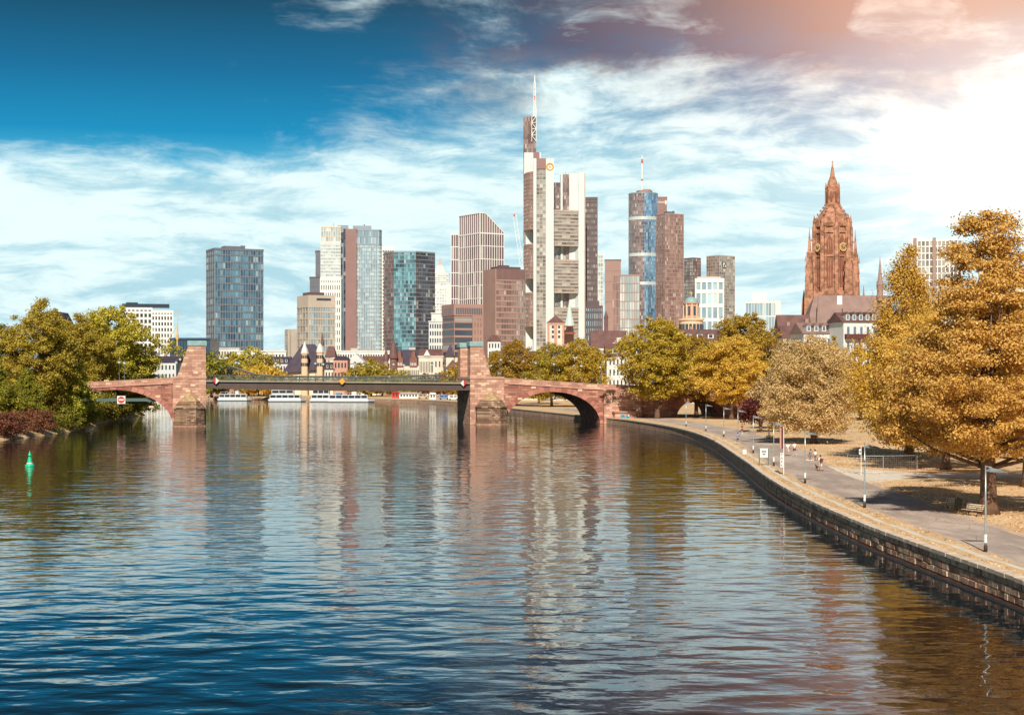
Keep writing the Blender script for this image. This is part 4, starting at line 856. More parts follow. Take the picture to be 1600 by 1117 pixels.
MB().lathe((0, 6), [(3.7, z(472.5))] + [(3.6 * math.cos(q), z(472.5) + 3.2 * math.sin(q)) for q in np.linspace(.1, 1.5, 6)], 16).build('dome', 'copper_cap', t, smooth=True); MB().beam((0, 6, z(462)), (0, 6, z(454)), .25).beam((-.9, 6, z(457)), (.9, 6, z(457)), .25).build('cross', 'gold', t)
for k in range(10):
    a = math.pi * (1 + (k + .5) / 10); MB().box(-.7, .7, -.2, .1, z(518), z(506)).build('arch_window', 'win_dark', t, (6.15 * math.cos(a), 6 + 6.15 * math.sin(a), 0), (0, 0, a + math.pi / 2))
# cathedral
Y = 650; sc = Y / FPX; cat_ = thing('cathedral', 'tall red sandstone gothic cathedral tower with clock faces and lantern spire', 'cathedral', (XX(1301, Y + 9) - 3.58, Y, GZ), R(-21)); z = lambda y: ZZ(y, Y) - GZ
oct_ = lambda r, zz, cy=10.0, ph=math.pi / 8: [(r * math.cos(ph + k * math.pi / 4), cy + r * math.sin(ph + k * math.pi / 4), zz) for k in range(8)]
sq = lambda r, zz, cy=10.0: [(-r, cy - r, zz), (r, cy - r, zz), (r, cy + r, zz), (-r, cy + r, zz)]
ss, sd = 'sandstone_red', 'sandstone_dark'
MB().loft([sq(8.3, 0), sq(8.3, z(466)), sq(7.8, z(463)), sq(7.8, z(454))]).build('tower_base', ss, cat_)
ot = MB().loft([oct_(7.4, z(462)), oct_(7.0, z(350))]).build('octagon', ss, cat_)
MB().loft([oct_(8.6, z(462)), oct_(8.6, z(459)), oct_(7.6, z(459))]).build('gallery', ss, cat_); MB().loft([oct_(7.5, z(351)), oct_(7.5, z(346)), oct_(7.0, z(346))]).build('gallery', ss, cat_)
dome = [(7.0, 348), (6.7, 341), (5.9, 334), (4.7, 328), (3.6, 323), (2.9, 319)]
dm = MB().loft([oct_(r, z(y)) for r, y in dome]).build('dome', ss, cat_)
MB().loft([oct_(2.9, z(320)), oct_(2.6, z(290)), oct_(2.9, z(289)), oct_(2.3, z(286)), oct_(1.9, z(280)), oct_(1.1, z(272)), oct_(.35, z(255)), oct_(.12, z(249))]).build('lantern_spire', ss, cat_)
MB().beam((0, 10, z(251)), (0, 10, z(246.5)), .2).beam((-.5, 10, z(249)), (.5, 10, z(249)), .2).build('finial', sd, cat_)
for k in range(8):
    a = math.pi / 8 + k * math.pi / 4; ca, sa = math.cos(a), math.sin(a)
    b = MB(); b.loft([[(7.7 * ca + q * .9, 10 + 7.7 * sa + p * .9, zz) for q, p in ((-.8, -.8), (.8, -.8), (.8, .8), (-.8, .8))] for zz in (z(462), z(352))]).build('buttress', ss, cat_)
    MB().cyl((7.6 * ca, 10 + 7.6 * sa), .75, .5, z(352), z(345), 6).cyl((7.6 * ca, 10 + 7.6 * sa), .65, .05, z(345), z(333), 6).build('pinnacle', ss, cat_)
    for j in range(5):
        r_, y_ = dome[j + 1] if j + 1 < len(dome) else dome[-1]; MB().box(-.28, .28, -.28, .28, 0, .9).build('crocket', ss, dm, ((r_ + .25) * ca, 10 + (r_ + .25) * sa, z(y_)), (0, 0, a))
    MB().cyl((2.9 * ca, 10 + 2.9 * sa), .35, .25, z(318), z(291), 5).cyl((2.9 * ca, 10 + 2.9 * sa), .35, .03, z(291), z(281), 5).build('pinnacle', ss, cat_)
    am = k * math.pi / 4; cm, sm_ = math.cos(am), math.sin(am); rf = 7.15 * math.cos(math.pi / 8)
    wi = MB().box(-1.25, 1.25, -.3, .15, z(448), z(402)).loft([[(-1.1, -.3, z(395)), (1.1, -.3, z(395)), (1.1, .15, z(395)), (-1.1, .15, z(395))], [(-1.1, -.3, z(374)), (1.1, -.3, z(374)), (1.1, .15, z(374)), (-1.1, .15, z(374))], [(-.05, -.3, z(366)), (.05, -.3, z(366)), (.05, .15, z(366)), (-.05, .15, z(366))]]).build('lancet_window', sd, ot, (rf * cm, 10 + rf * sm_, 0), (0, 0, am + math.pi / 2))
    for dx in (-.42, .42): MB().box(dx - .12, dx + .12, -.42, -.28, z(448), z(402)).box(dx - .1, dx + .1, -.42, -.28, z(395), z(374)).build('tracery', ss, ot, (rf * cm, 10 + rf * sm_, 0), (0, 0, am + math.pi / 2))
    MB().box(-.4, .4, -.5, .1, z(312), z(296)).build('lantern_window', sd, cat_, (2.45 * cm, 10 + 2.45 * sm_, 0), (0, 0, am + math.pi / 2))
    for dx in (-1.75, 1.75): MB().box(dx - .22, dx + .22, -.55, .1, z(458), z(352)).build('rib', ss, ot, (rf * cm, 10 + rf * sm_, 0), (0, 0, am + math.pi / 2))
    for yy in (400, 362): MB().box(-2.3, 2.3, -.5, .1, z(yy), z(yy - 2)).build('string_course', ss, ot, (rf * cm, 10 + rf * sm_, 0), (0, 0, am + math.pi / 2))
    gb = MB(); gb.loft([[(-1.5, -.6, z(352)), (1.5, -.6, z(352)), (.05, -.6, z(338)), (-.05, -.6, z(338))], [(-1.5, -.2, z(352)), (1.5, -.2, z(352)), (.05, -.2, z(338)), (-.05, -.2, z(338))]]); gb.build('gablet', ss, ot, (rf * cm, 10 + rf * sm_, 0), (0, 0, am + math.pi / 2))
    if k in (5, 6, 7):
        ck = MB(); ck.loft([[(1.75 * math.cos(q), -.75, z(385) + 1.75 * math.sin(q)) for q in np.linspace(0, 6.283, 20, endpoint=False)], [(1.75 * math.cos(q), -.45, z(385) + 1.75 * math.sin(q)) for q in np.linspace(0, 6.283, 20, endpoint=False)]])
        if k != 6:
            co = ck.build('clock_face', sd, cat_, ((rf + .1) * cm, 10 + (rf + .1) * sm_, 0), (0, 0, am + math.pi / 2))
            rgm = MB().tube([(1.7 * math.cos(q), -.8, z(385) + 1.7 * math.sin(q)) for q in np.linspace(0, 6.283, 21)], .14, 4)
            for h_ in range(12):
                q = h_ * math.pi / 6; rgm.beam((1.05 * math.cos(q), -.82, z(385) + 1.05 * math.sin(q)), (1.5 * math.cos(q), -.82, z(385) + 1.5 * math.sin(q)), .24)
            rgm.build('dial', 'gold', co); MB().beam((0, -.86, z(385)), (.7, -.86, z(385) + .75), .16).beam((0, -.86, z(385)), (-.25, -.86, z(385) + 1.2), .12).build('hands', 'gold', co)
for qx_, qy_ in ((-1, -1), (1, -1), (1, 1), (-1, 1)):
    px_, py_ = 8.1 * qx_, 10 + 8.1 * qy_
    MB().loft([[(px_ + a * s_, py_ + b * s_, zz) for a, b in ((-1, -1), (1, -1), (1, 1), (-1, 1))] for zz, s_ in ((0, 1.9), (z(470), 1.8), (z(440), 1.5), (z(415), 1.25), (z(398), .95), (z(394), 1.1), (z(392), .7), (z(370), .3), (z(354), .05))]).build('corner_turret', ss, cat_)
    for zz in (440, 425, 408):
        for a, b in ((-1.4, -1.4), (1.4, -1.4), (1.4, 1.4), (-1.4, 1.4)): MB().cyl((px_ + a, py_ + b), .3, .02, z(zz), z(zz - 12), 5).build('pinnacle', ss, cat_)
    MB().beam((px_, py_, z(374)), (px_ * .88, 10 + (py_ - 10) * .88, z(374)), .5).build('flying_strut', ss, cat_)
MB().loft([[(-11.8 - 1.3, 8, 0), (-11.8 + 1.3, 8, 0), (-11.8 + 1.3, 11, 0), (-11.8 - 1.3, 11, 0)], [(-12.6, 8.5, z(475)), (-11, 8.5, z(475)), (-11, 10.5, z(475)), (-12.6, 10.5, z(475))], [(-11.85, 9.4, z(450)), (-11.75, 9.4, z(450)), (-11.75, 9.6, z(450)), (-11.85, 9.6, z(450))]]).build('stair_turret', ss, cat_)
MB().box(12.4, 13.4, 8, 10, 0, z(462)).cyl((12.9, 9), .5, .03, z(462), z(445), 5).build('stair_turret', ss, cat_)
# nave with its long roof, as seen right of and before the tower
nv = thing('cathedral_nave', 'long grey steep roof of the cathedral nave below the tower', 'church', (XX(1257, 625), 625, GZ)); wn_ = XX(1400, 625) - XX(1257, 625); z = lambda y: ZZ(y, 625) - GZ
MB().box(2, wn_, 0, 18, 0, z(520)).build('wall', 'cream_wall', nv)
mb = MB(); mb.quad((0, -1, z(521)), (wn_, -1, z(521)), (wn_, 9, z(460)), (5.5, 9, z(460))); mb.quad((wn_, 19, z(521)), (0, 19, z(521)), (5.5, 9, z(460)), (wn_, 9, z(460))); mb.poly([(0, 19, z(521)), (0, -1, z(521)), (5.5, 9, z(460))]); rf_ = mb.build('roof', 'roof_grey', nv)
MB().box(14.2, 16.2, 6.6, 8.2, z(476), z(461)).build('roof_hatch', 'sign_white', rf_); MB().cyl((29, 9), .15, .05, z(466), z(450), 5).build('lightning_rod', 'concrete', rf_)
MB().loft([[(4.2, -1.2, z(530)), (6.8, -1.2, z(530)), (6.8, 1.4, z(530)), (4.2, 1.4, z(530))], [(5.45, 0, z(462)), (5.55, 0, z(462)), (5.55, .2, z(462)), (5.45, .2, z(462))]]).build('ridge_turret', 'roof_grey', rf_)
for k in range(3): gable_roof(rf_, 9 + k * 6, 10.6 + k * 6, 1.5, 5, z(512) + 2, z(512) + 3.4, 'slate_warm', 'y', .1, name='dormer')
sp = thing('ridge_spire', 'thin pink spire standing on the nave ridge right of the cathedral tower', 'spire', (XX(1375, 632), 632, ZZ(470, 632)))
MB().loft([oct_(1.3, 0, 0), oct_(1.2, 6, 0), oct_(1.5, 6.3, 0), oct_(.9, 8, 0), oct_(.3, 15, 0), oct_(.05, 17.6, 0)]).build('spire_body', 'brown_stone', sp)
for k in range(8): MB().cyl((1.3 * math.cos(k * math.pi / 4), 1.3 * math.sin(k * math.pi / 4)), .2, .02, 5, 8.4, 5).build('pinnacle', 'brown_stone', sp)
# houses before the cathedral
house('church_hall', 'plain hall with reddish gable left of the cathedral', 1219, 1268, 524, 491, 560, 'brown_stone', 'slate_warm', 5, 2, depth=12, ridge='x', chim=0)
house('town_house', 'low white house with tiled roof under the reddish gable hall', 1224, 1275, 528, 508, 540, 'white_wall', 'slate_warm', 7, 2, depth=12, chim=1)
Y = 470; hs = house('apartment_house', 'white four-storey house with dark dormers and balcony before the cathedral', 1318, 1376, 503, 487, Y, 'white_wall', 'slate_warm', 5, 5, depth=12, phi=10, dormers=5, wf=.36, hf=.5, wm='win_blue')
MB().box(0.3, 7.5, -1.6, 0, hs[2] - 5.0, hs[2] - 3.6).build('balcony', 'cloth_maroon', hs[0]); MB().box(4.8, 5.2, -1.5, 0, 0, hs[2] - 5).build('balcony_post', 'brown_frame', hs[0])
house('apartment_house', 'white house with hipped grey roof left of the balcony house', 1256, 1322, 521, 503, 480, 'white_wall', 'roof_grey', 9, 4, depth=13, phi=8, dormers=5, wf=.36, hf=.5, wm='win_blue')
hr_ = house('apartment_house', 'pale house with grey mansard roof at the right picture edge', 1560, 1680, 447, 416, 330, 'cream_wall', 'roof_grey', 8, 6, depth=16, dormers=5, wf=.4, hf=.6, wm='win_blue')
# church and houses by the river, left of centre
Y = 880; sc = Y / FPX; z = lambda y: ZZ(y, Y) - GZ
ch = thing('riverside_church', 'white church with huge slate roof and two pale turrets', 'church', (XX(440, Y), Y, GZ)); u = lambda px: (px - 440) * sc
MB().box(u(446), u(512), 2, 22, 0, z(580)).box(u(486), u(520), 6, 20, 0, z(562)).build('wall', 'cream_wall', ch)
mb = MB(); A = [(u(440), 0, z(583)), (u(512), 0, z(577)), (u(512), 24, z(577)), (u(440), 24, z(583))]; r0, r1 = (u(468), 12, z(537)), (u(488), 12, z(537))
mb.quad(A[0], A[1], r1, r0); mb.quad(A[2], A[3], r0, r1); mb.poly([A[3], A[0], r0]); mb.poly([A[1], A[2], r1]); mb.build('roof', 'slate', ch)
gable_roof(ch, u(505), u(521), 8, 20, z(558), z(540), 'slate_warm', 'x', .3, .4, name='choir_roof')
for px, yb, yc, ya, r_, m2 in ((476.5, 588, 553, 533, 1.9, 'cream_wall'), (500.5, 588, 551, 536, 1.9, 'cream_wall')):
    tt = MB().lathe((u(px), -1.5), [(r_, 0), (r_, z(yc)), (r_ + .35, z(yc)), (r_ + .35, z(yc) + .5)], 8).build('turret', 'stone_pale', ch); MB().lathe((u(px), -1.5), [(r_ + .3, z(yc) + .5), (r_ * .95, z(yc - 6)), (r_ * .5, z(yc - 12)), (.1, z(ya))], 8).build('turret_roof', 'white_wall', tt)
    for k in range(6):
        a = math.pi * (1 + (k + .5) / 6)
        for zz in (572, 560): MB().box(-.35, .35, -.1, .1, z(zz), z(zz - 5)).build('window', 'win_dark', tt, (u(px) + r_ * math.cos(a), -1.5 + r_ * math.sin(a), 0), (0, 0, a + math.pi / 2))
MB().cyl((u(501), 8), 1.2, .05, z(540), z(518), 6).build('ridge_spire', 'slate_warm', ch)
windows(ch, u(448), u(470), 2, 2, z(582), 4, 1, .35, .7)
house('town_house', 'small slate-roofed house right below the church turrets', 507, 522, 577, 566, 850, 'cream_wall', 'slate', 3, 2, dormers=2)
house('town_house', 'pink corner house with flat slate roof by the church', 521, 543, 562, 556, 850, 'coping_red', 'slate', 4, 3, hip=.4, wf=.5, hf=.5, chim=1)
house('town_house', 'white gabled house left of the low brown roof', 541, 570, 568, 552, 870, 'white_wall', 'white_wall', 2, 1, ridge='y', chim=0)
house('town_house', 'low house with brown roof behind the mid-span bridge trees', 566, 598, 570, 556, 890, 'white_wall', 'slate_warm', 6, 1)
flat('residential_block', 'long low white block with window strip below the twin-part tower', 520, 612, 549, 1000, 'white_wall', 22, 4)
flat('residential_block', 'low cream block at the foot of the dark teal tower', 612, 700, 548, 990, 'cream_wall', 18, 4)
# red-gabled museum
mu = thing('museum', 'museum with red stepped gables and dark cone turret', 'building', (XX(600, Y), Y, GZ)); u = lambda px: (px - 600) * sc
MB().box(u(615), u(655), 0, 16, 0, z(572)).build('wall', 'cream_wall', mu); gable_roof(mu, u(616), u(656), .5, 16, z(572), z(546), 'slate', 'x', .4)
windows(mu, u(617), u(655), 0, 1, z(574), 12, 2, .45, .6)
for px in (624, 646):
    MB().poly([(u(px - 6), -.3, z(573)), (u(px + 6), -.3, z(573)), (u(px + 4.5), -.3, z(560)), (u(px + 2), -.3, z(552)), (u(px), -.3, z(545)), (u(px - 2), -.3, z(552)), (u(px - 4.5), -.3, z(560))]).box(u(px - 6), u(px + 6), -.25, 5, z(574), z(560)).box(u(px - 3), u(px + 3), -.2, 6, z(560), z(551)).build('gable', 'red_roof', mu)
    windows(mu, u(px - 5), u(px + 5), -.32, z(572), z(566), 4, 1, .5, .7, 'white_wall')
for px, r_, yc, ya in ((615, 2.2, 560, 528), (603.5, 1.5, 563, 545)):
    tt = MB().lathe((u(px), -1), [(r_ * .9, 0), (r_ * .9, z(yc)), (r_ * 1.1, z(yc))], 10).build('turret', 'red_roof' if r_ > 2 else 'brown_stone', mu); MB().lathe((u(px), -1), [(r_ * 1.25, z(yc)), (r_ * .8, z(yc - (yc - ya) * .45)), (.08, z(ya))], 10).build('turret_roof', 'slate_warm', tt)
# white palace and its tower
pa = thing('palace', 'white palace front with rows of tall windows and pediment', 'building', (XX(655, Y), Y - 5, GZ)); z = lambda y: ZZ(y, Y - 5) - GZ; u = lambda px: (px - 655) * sc
MB().box(0, u(697), 0, 16, 0, z(557)).box(-.4, u(697.5), -.4, 16, z(558), z(556)).build('wall', 'cream_wall', pa); gable_roof(pa, 0, u(700), 1, 16, z(556.5), z(545), 'slate_warm', 'x', .2)
windows(pa, u(656), u(678), 0, 1.5, z(560), 9, 2, .4, .62); windows(pa, u(679), u(696), 0, 1.5, z(560), 3, 3, .35, .5)
MB().poly([(u(662), -.5, z(557)), (u(674), -.5, z(557)), (u(668), -.5, z(546))]).box(u(663), u(673), -.5, 3, z(558), z(556)).build('pediment', 'white_wall', pa)
MB().poly([(u(662), 3, z(557)), (u(674), 3, z(557)), (u(668), 3, z(546))]).quad((u(662), -.5, z(557)), (u(668), -.5, z(546)), (u(668), 3, z(546)), (u(662), 3, z(557))).quad((u(668), -.5, z(546)), (u(674), -.5, z(557)), (u(674), 3, z(557)), (u(668), 3, z(546))).build('pediment_roof', 'slate_warm', pa)
house('keep', 'white keep with tall dark hipped roof beside the right pylons', 697, 724, 557, 533, 860, 'cream_wall', 'slate', 2, 1, depth=14, hip=.55, ov=.8, chim=0)
house('chapel', 'small white chapel with brown pointed roof before the keep', 697, 717, 576, 562, 835, 'white_wall', 'slate_warm', 3, 1, depth=8, hip=.95, chim=0)
# roofs and spires behind the trees right of the pylons
house('town_house', 'white house with dark hipped roof peeking above trees right of the pylons', 762, 782, 533, 523, 760, 'white_wall', 'slate_warm', 4, 6, hip=.6, depth=9, chim=0)
tw = thing('corner_tower_house', 'white and pink tower house with dark pyramid roof below the tallest tower', 'tower', (XX(856, 760), 760, GZ)); z = lambda y: ZZ(y, 760) - GZ; ww = 25 * 760 / FPX
MB().box(0, ww, 0, ww, 0, z(504)).build('wall', 'cream_wall', tw); gable_roof(tw, 0, ww, 0, ww, z(504), z(492), 'slate_warm', 'x', .5, .98)
for a, b in ((0, .1), (.4, .58), (.9, 1)): MB().box(ww * a - .05, ww * b + .05, -.15, 0, 0, z(504)).build('pilaster', 'coping_red', tw)
windows(tw, ww * .12, ww * .9, 0, z(530), z(507), 2, 3, .35, .55); MB().box(-.3, ww + .3, -.3, 0, z(507), z(504.5)).build('cornice', 'coping_red', tw)
stp = thing('spire_church', 'red church tower with slim pale green spire below the tallest tower', 'church', (XX(890, 780), 780, GZ)); z = lambda y: ZZ(y, 780) - GZ
MB().loft([sq(2.3, 0, 2), sq(2.3, z(510))]).build('belfry', 'coping_red', stp); MB().loft([sq(2.7, z(522), 2), sq(2.7, z(519), 2)]).loft([sq(2.6, z(510.5), 2), sq(2.6, z(509), 2)]).build('cornice', 'sandstone_dark', stp); MB().lathe((0, 2), [(2.6, z(509)), (1.6, z(496)), (.8, z(482)), (.08, z(468))], 8, ph=math.pi / 8).build('spire', 'spire_green', stp)
windows(stp, -1.6, 1.6, -.3, z(519), z(511), 3, 1, .5, .8)
ht = house('town_house', 'white house with stepped gable and steep brown roof right of the bridge trees', 925, 978, 543, 516, 640, 'white_wall', 'slate_warm', 7, 3, depth=12, chim=0)
MB().loft([[(a, b, zz) for a, b in ((5.2, 5), (6.8, 5), (6.8, 6.6), (5.2, 6.6))] for zz in (ht[3] - 2, ht[3] + 5)]).cyl((6, 5.8), 1.0, .1, ht[3] + 5, ht[3] + 8, 6).build('roof_turret', 'slate_warm', ht[0])
mb = MB(); gx = ht[1] * .8
for k in range(5): mb.box(gx - 4 + k * .75, gx + 4 - k * .75, -.5, .3, ht[2] - 1 + k * 1.0, ht[2] + k * 1.0)
mb.build('stepped_gable', 'white_wall', ht[0])
house('town_house', 'white riverside house with dormered brown roof beside the right bank tree', 948, 1012, 556, 536, 560, 'white_wall', 'slate_warm', 10, 4, depth=12, dormers=3, wf=.38, hf=.55)
house('town_house', 'white house behind trees below the domed church', 1064, 1140, 532, 514, 620, 'white_wall', 'slate_warm', 12, 4, depth=12, dormers=4)
house('town_house', 'long tiled house behind trees right of the domed church', 1132, 1225, 548, 528, 600, 'cream_wall', 'slate_warm', 14, 4, depth=12)
house('town_house', 'cream riverside house behind trees right of the pylons', 770, 860, 562, 548, 700, 'cream_wall', 'slate_warm', 12, 3, depth=12)
house('town_house', 'white riverside house behind the trees over the right arch', 862, 945, 556, 542, 690, 'white_wall', 'slate', 12, 3, depth=12)
ot_ = thing('brick_gable_house', 'red brick gable poking out of the left island trees', 'house', (XX(72, 470), 470, GZ)); hz = ZZ(487, 470) - GZ
mb = MB().box(0, 5.2, 0, 14, 0, hz - 5); mb.loft([[(0, 0, hz - 5), (5.2, 0, hz - 5), (5.2, 14, hz - 5), (0, 14, hz - 5)], [(2.55, 0, hz), (2.65, 0, hz), (2.65, 14, hz), (2.55, 14, hz)]]); mb.build('wall', 'red_roof', ot_); MB().quad((5.35, -.3, hz - 5.2), (5.35, 14, hz - 5.2), (2.65, 14, hz + .1), (2.65, -.3, hz + .1)).build('roof', 'slate', ot_)

# ------------------------------------------------------------------ iron footbridge and boats beyond
fb = thing('iron_footbridge', 'distant iron truss footbridge behind the stone bridge', 'bridge', (XX(318, 800), 800, 0)); z = lambda y: ZZ(y, 800); sc = 800 / FPX; L = 420 * sc
MB().box(-40, L, -2, 2, z(594), z(592)).build('deck', 'lamp_green', fb)
def chain(x): 
    px = 318 + x / sc
    return float(np.interp(px, [250, 318, 357, 362, 380, 400, 430, 560, 690, 740], [588, 584.5, 572.5, 572.5, 579, 585, 588, 589, 586, 572]))
xs_ = np.linspace(-30, L, 60)
for yy in (-2, 2):
    mb = MB().tube([(x, yy, z(chain(x))) for x in xs_], .45, 5); mb.build('top_chord', 'rail_green', fb)
    mb = MB()
    for i, (a, b) in enumerate(zip(xs_[:-1], xs_[1:])):
        mb.beam((a, yy, z(592)), (a, yy, z(chain(a))), .2); mb.beam((a, yy, z(592)) if i % 2 else (a, yy, z(chain(a))), (b, yy, z(chain(b))) if i % 2 else (b, yy, z(592)), .18)
    tag(mb.build('truss_web', 'rail_green', fb), kind='stuff')
MB().box((358 - 318) * sc - 1, (358 - 318) * sc + 1, -2.5, 2.5, z(594), z(572)).build('portal', 'rail_green', fb)
MB().cyl((13.2, 0), 3.1, 2.2, -1, z(594), 12).build('river_pier', 'bridge_stone', fb)
def boat(label, px0, px1, Y, decks, rz=0.0):
    x0, x1 = XX(px0, Y), XX(px1, Y); L = x1 - x0; t = thing('river_boat', label, 'boat', ((x0 + x1) / 2, Y, 0), rz, 'white tour boats moored along the far quay'); h = L / 2
    out_ = lambda s, zz: [(-h * s, -2.6 * s, zz), (h * .75 * s, -2.6 * s, zz), (h * s, 0, zz), (h * .75 * s, 2.6 * s, zz), (-h * s, 2.6 * s, zz)]
    hu = MB().loft([out_(.93, -.3), out_(1.0, .9), out_(1.0, 1.25)]).build('hull', 'boat_white', t); MB().loft([out_(.945, -.28), out_(.972, .3)]).build('waterline', 'boat_dark', hu)
    zz = 1.25; a, b = -h * .92, h * .7
    for k in range(decks):
        MB().box(a, b, -2.1, 2.1, zz, zz + .6).box(a, b, -2.1, 2.1, zz + 1.9, zz + 2.15).build('cabin', 'boat_white', t); MB().box(a + .2, b - .1, -2.05, 2.05, zz + .6, zz + 1.9).build('window_band', 'win_dark', t)
        n = int((b - a) / 2.6)
        for j in range(n + 1): xx = a + .15 + (b - a - .3) * j / n; MB().box(xx - .12, xx + .12, -2.12, -2.0, zz + .6, zz + 1.9).build('window_post', 'boat_white', t)
        zz += 2.2; b -= L * .18; a += L * .05
    n = int((b - a) / 2)
    for j in range(n + 1): xx = a + (b - a) * j / max(n, 1); MB().box(xx - .05, xx + .05, -2, -1.9, zz - .05, zz + 1).build('rail_post', 'boat_white', t)
    MB().box(a, b, -2.02, -1.92, zz + .95, zz + 1.03).build('rail', 'boat_white', t); MB().box(b - L * .16, b - L * .06, -1.3, 1.3, zz - .03, zz + 1.4).build('wheelhouse', 'boat_white', t); return t
boat('white tour boat partly hidden by the round footbridge pier', 341, 394, 775, 1)
boat('double-decked white tour boat left of the two overlapping boats', 420, 479, 752, 2)
boat('white double-decked tour boat half hidden behind the long one', 485, 530, 748, 2)
bt = boat('long white single-deck tour boat below the yellow diamond sign', 512, 586, 738, 1)
MB().box(-7, -4.5, -2.2, 2.2, 3.45, 4.3).build('awning', 'graffiti_blue', bt)

def stall(name, label, px0, px1, yb, yt, Y, wallm, roofm, nw, cat):
    x0, x1 = XX(px0, Y), XX(px1, Y); w_ = x1 - x0; h = (yb - yt) * Y / FPX; t = thing(name, label, cat, (x0, Y, GZ))
    MB().box(0, w_, 0, 3, 0, h).build('wall', wallm, t); MB().loft([[(-.3, -.5, h), (w_ + .3, -.5, h), (w_ + .3, 3.3, h), (-.3, 3.3, h)], [(.4, 1, h + .8), (w_ - .4, 1, h + .8), (w_ - .4, 1.8, h + .8), (.4, 1.8, h + .8)]]).build('roof', roofm, t)
    windows(t, .2, w_ - .2, 0, h * .35, h * .9, nw, 1, .55, .8)
stall('kiosk', 'red kiosk on the far quay under the steel span', 612, 623, 619, 611, 760, 'sign_red', 'cloth_red', 2, 'kiosk')
stall('kiosk', 'long white kiosk with dark windows on the far quay', 624, 653, 619, 612, 752, 'sign_white', 'concrete', 6, 'kiosk')
stall('kiosk', 'small white kiosk near the right pier on the far quay', 671, 681, 622, 614, 720, 'sign_white', 'sign_white', 2, 'kiosk')
stall('kiosk', 'red-roofed kiosk on the far quay right of the left pylon', 326, 344, 618, 610, 850, 'brown_frame', 'sign_red', 4, 'kiosk')
def van(label, px, Y, m):
    t = thing('parked_van', label, 'van', (XX(px, Y), Y, GZ), 0, 'vans parked on the far quay')
    MB().loft([[(-2.4, -.95, .4), (2.3, -.95, .4), (2.3, .95, .4), (-2.4, .95, .4)], [(-2.4, -.95, 1.2), (2.3, -.95, 1.1), (2.3, .95, 1.1), (-2.4, .95, 1.2)], [(-2.35, -.85, 2.2), (1.2, -.85, 2.2), (1.2, .85, 2.2), (-2.35, .85, 2.2)]]).build('body', m, t); MB().box(.2, 1.3, -.97, -.86, 1.3, 1.9).box(-1.8, -.2, -.97, -.86, 1.3, 1.9).build('window', 'win_dark', t)
    for x in (-1.6, 1.5):
        for y_ in (-.9, .9): MB().loft([[(x + .36 * math.cos(a), y_ - .1, .36 + .36 * math.sin(a)) for a in np.linspace(0, 6.283, 12, endpoint=False)], [(x + .36 * math.cos(a), y_ + .1, .36 + .36 * math.sin(a)) for a in np.linspace(0, 6.283, 12, endpoint=False)]]).build('wheel', 'cloth_black', t)
van('white van parked on the far quay beside the right pier', 709, 700, 'boat_white'); van('blue-grey van parked on the far quay left of the white van', 694, 712, 'cloth_blue')
van('silver van parked on the far quay right of the long kiosk', 661, 742, 'concrete')

# ------------------------------------------------------------------ trees
def leaf_mesh(name, P, Nn, size, seed):
    """one rhombic leaf spray per point"""
    g = np.random.default_rng(seed); n = len(P)
    Nn = Nn / np.linalg.norm(Nn, axis=1, keepdims=True)
    t = np.cross(Nn, g.normal(size=(n, 3))); t /= np.linalg.norm(t, axis=1, keepdims=True) + 1e-9; b = np.cross(Nn, t)
    s = (size * g.uniform(.6, 1.35, n))[:, None]
    drop = np.zeros((n, 3)); drop[:, 2] = -.18 * s[:, 0]
    V = np.stack([P - t * s * .5, P + b * s * .36, P + t * s * .55 + drop, P - b * s * .36], 1).reshape(-1, 3)
    me = bpy.data.meshes.new(name); me.vertices.add(4 * n); me.vertices.foreach_set('co', V.ravel())
    me.loops.add(4 * n); me.loops.foreach_set('vertex_index', np.arange(4 * n, dtype=np.int32)); me.polygons.add(n)
    me.polygons.foreach_set('loop_start', np.arange(0, 4 * n, 4, dtype=np.int32)); me.polygons.foreach_set('loop_total', np.full(n, 4, dtype=np.int32))
    at = me.attributes.new('rnd', 'FLOAT', 'FACE'); at.data.foreach_set('value', g.beta(3.2, 3.0, n).astype(np.float32))
    me.update(calc_edges=True); return me
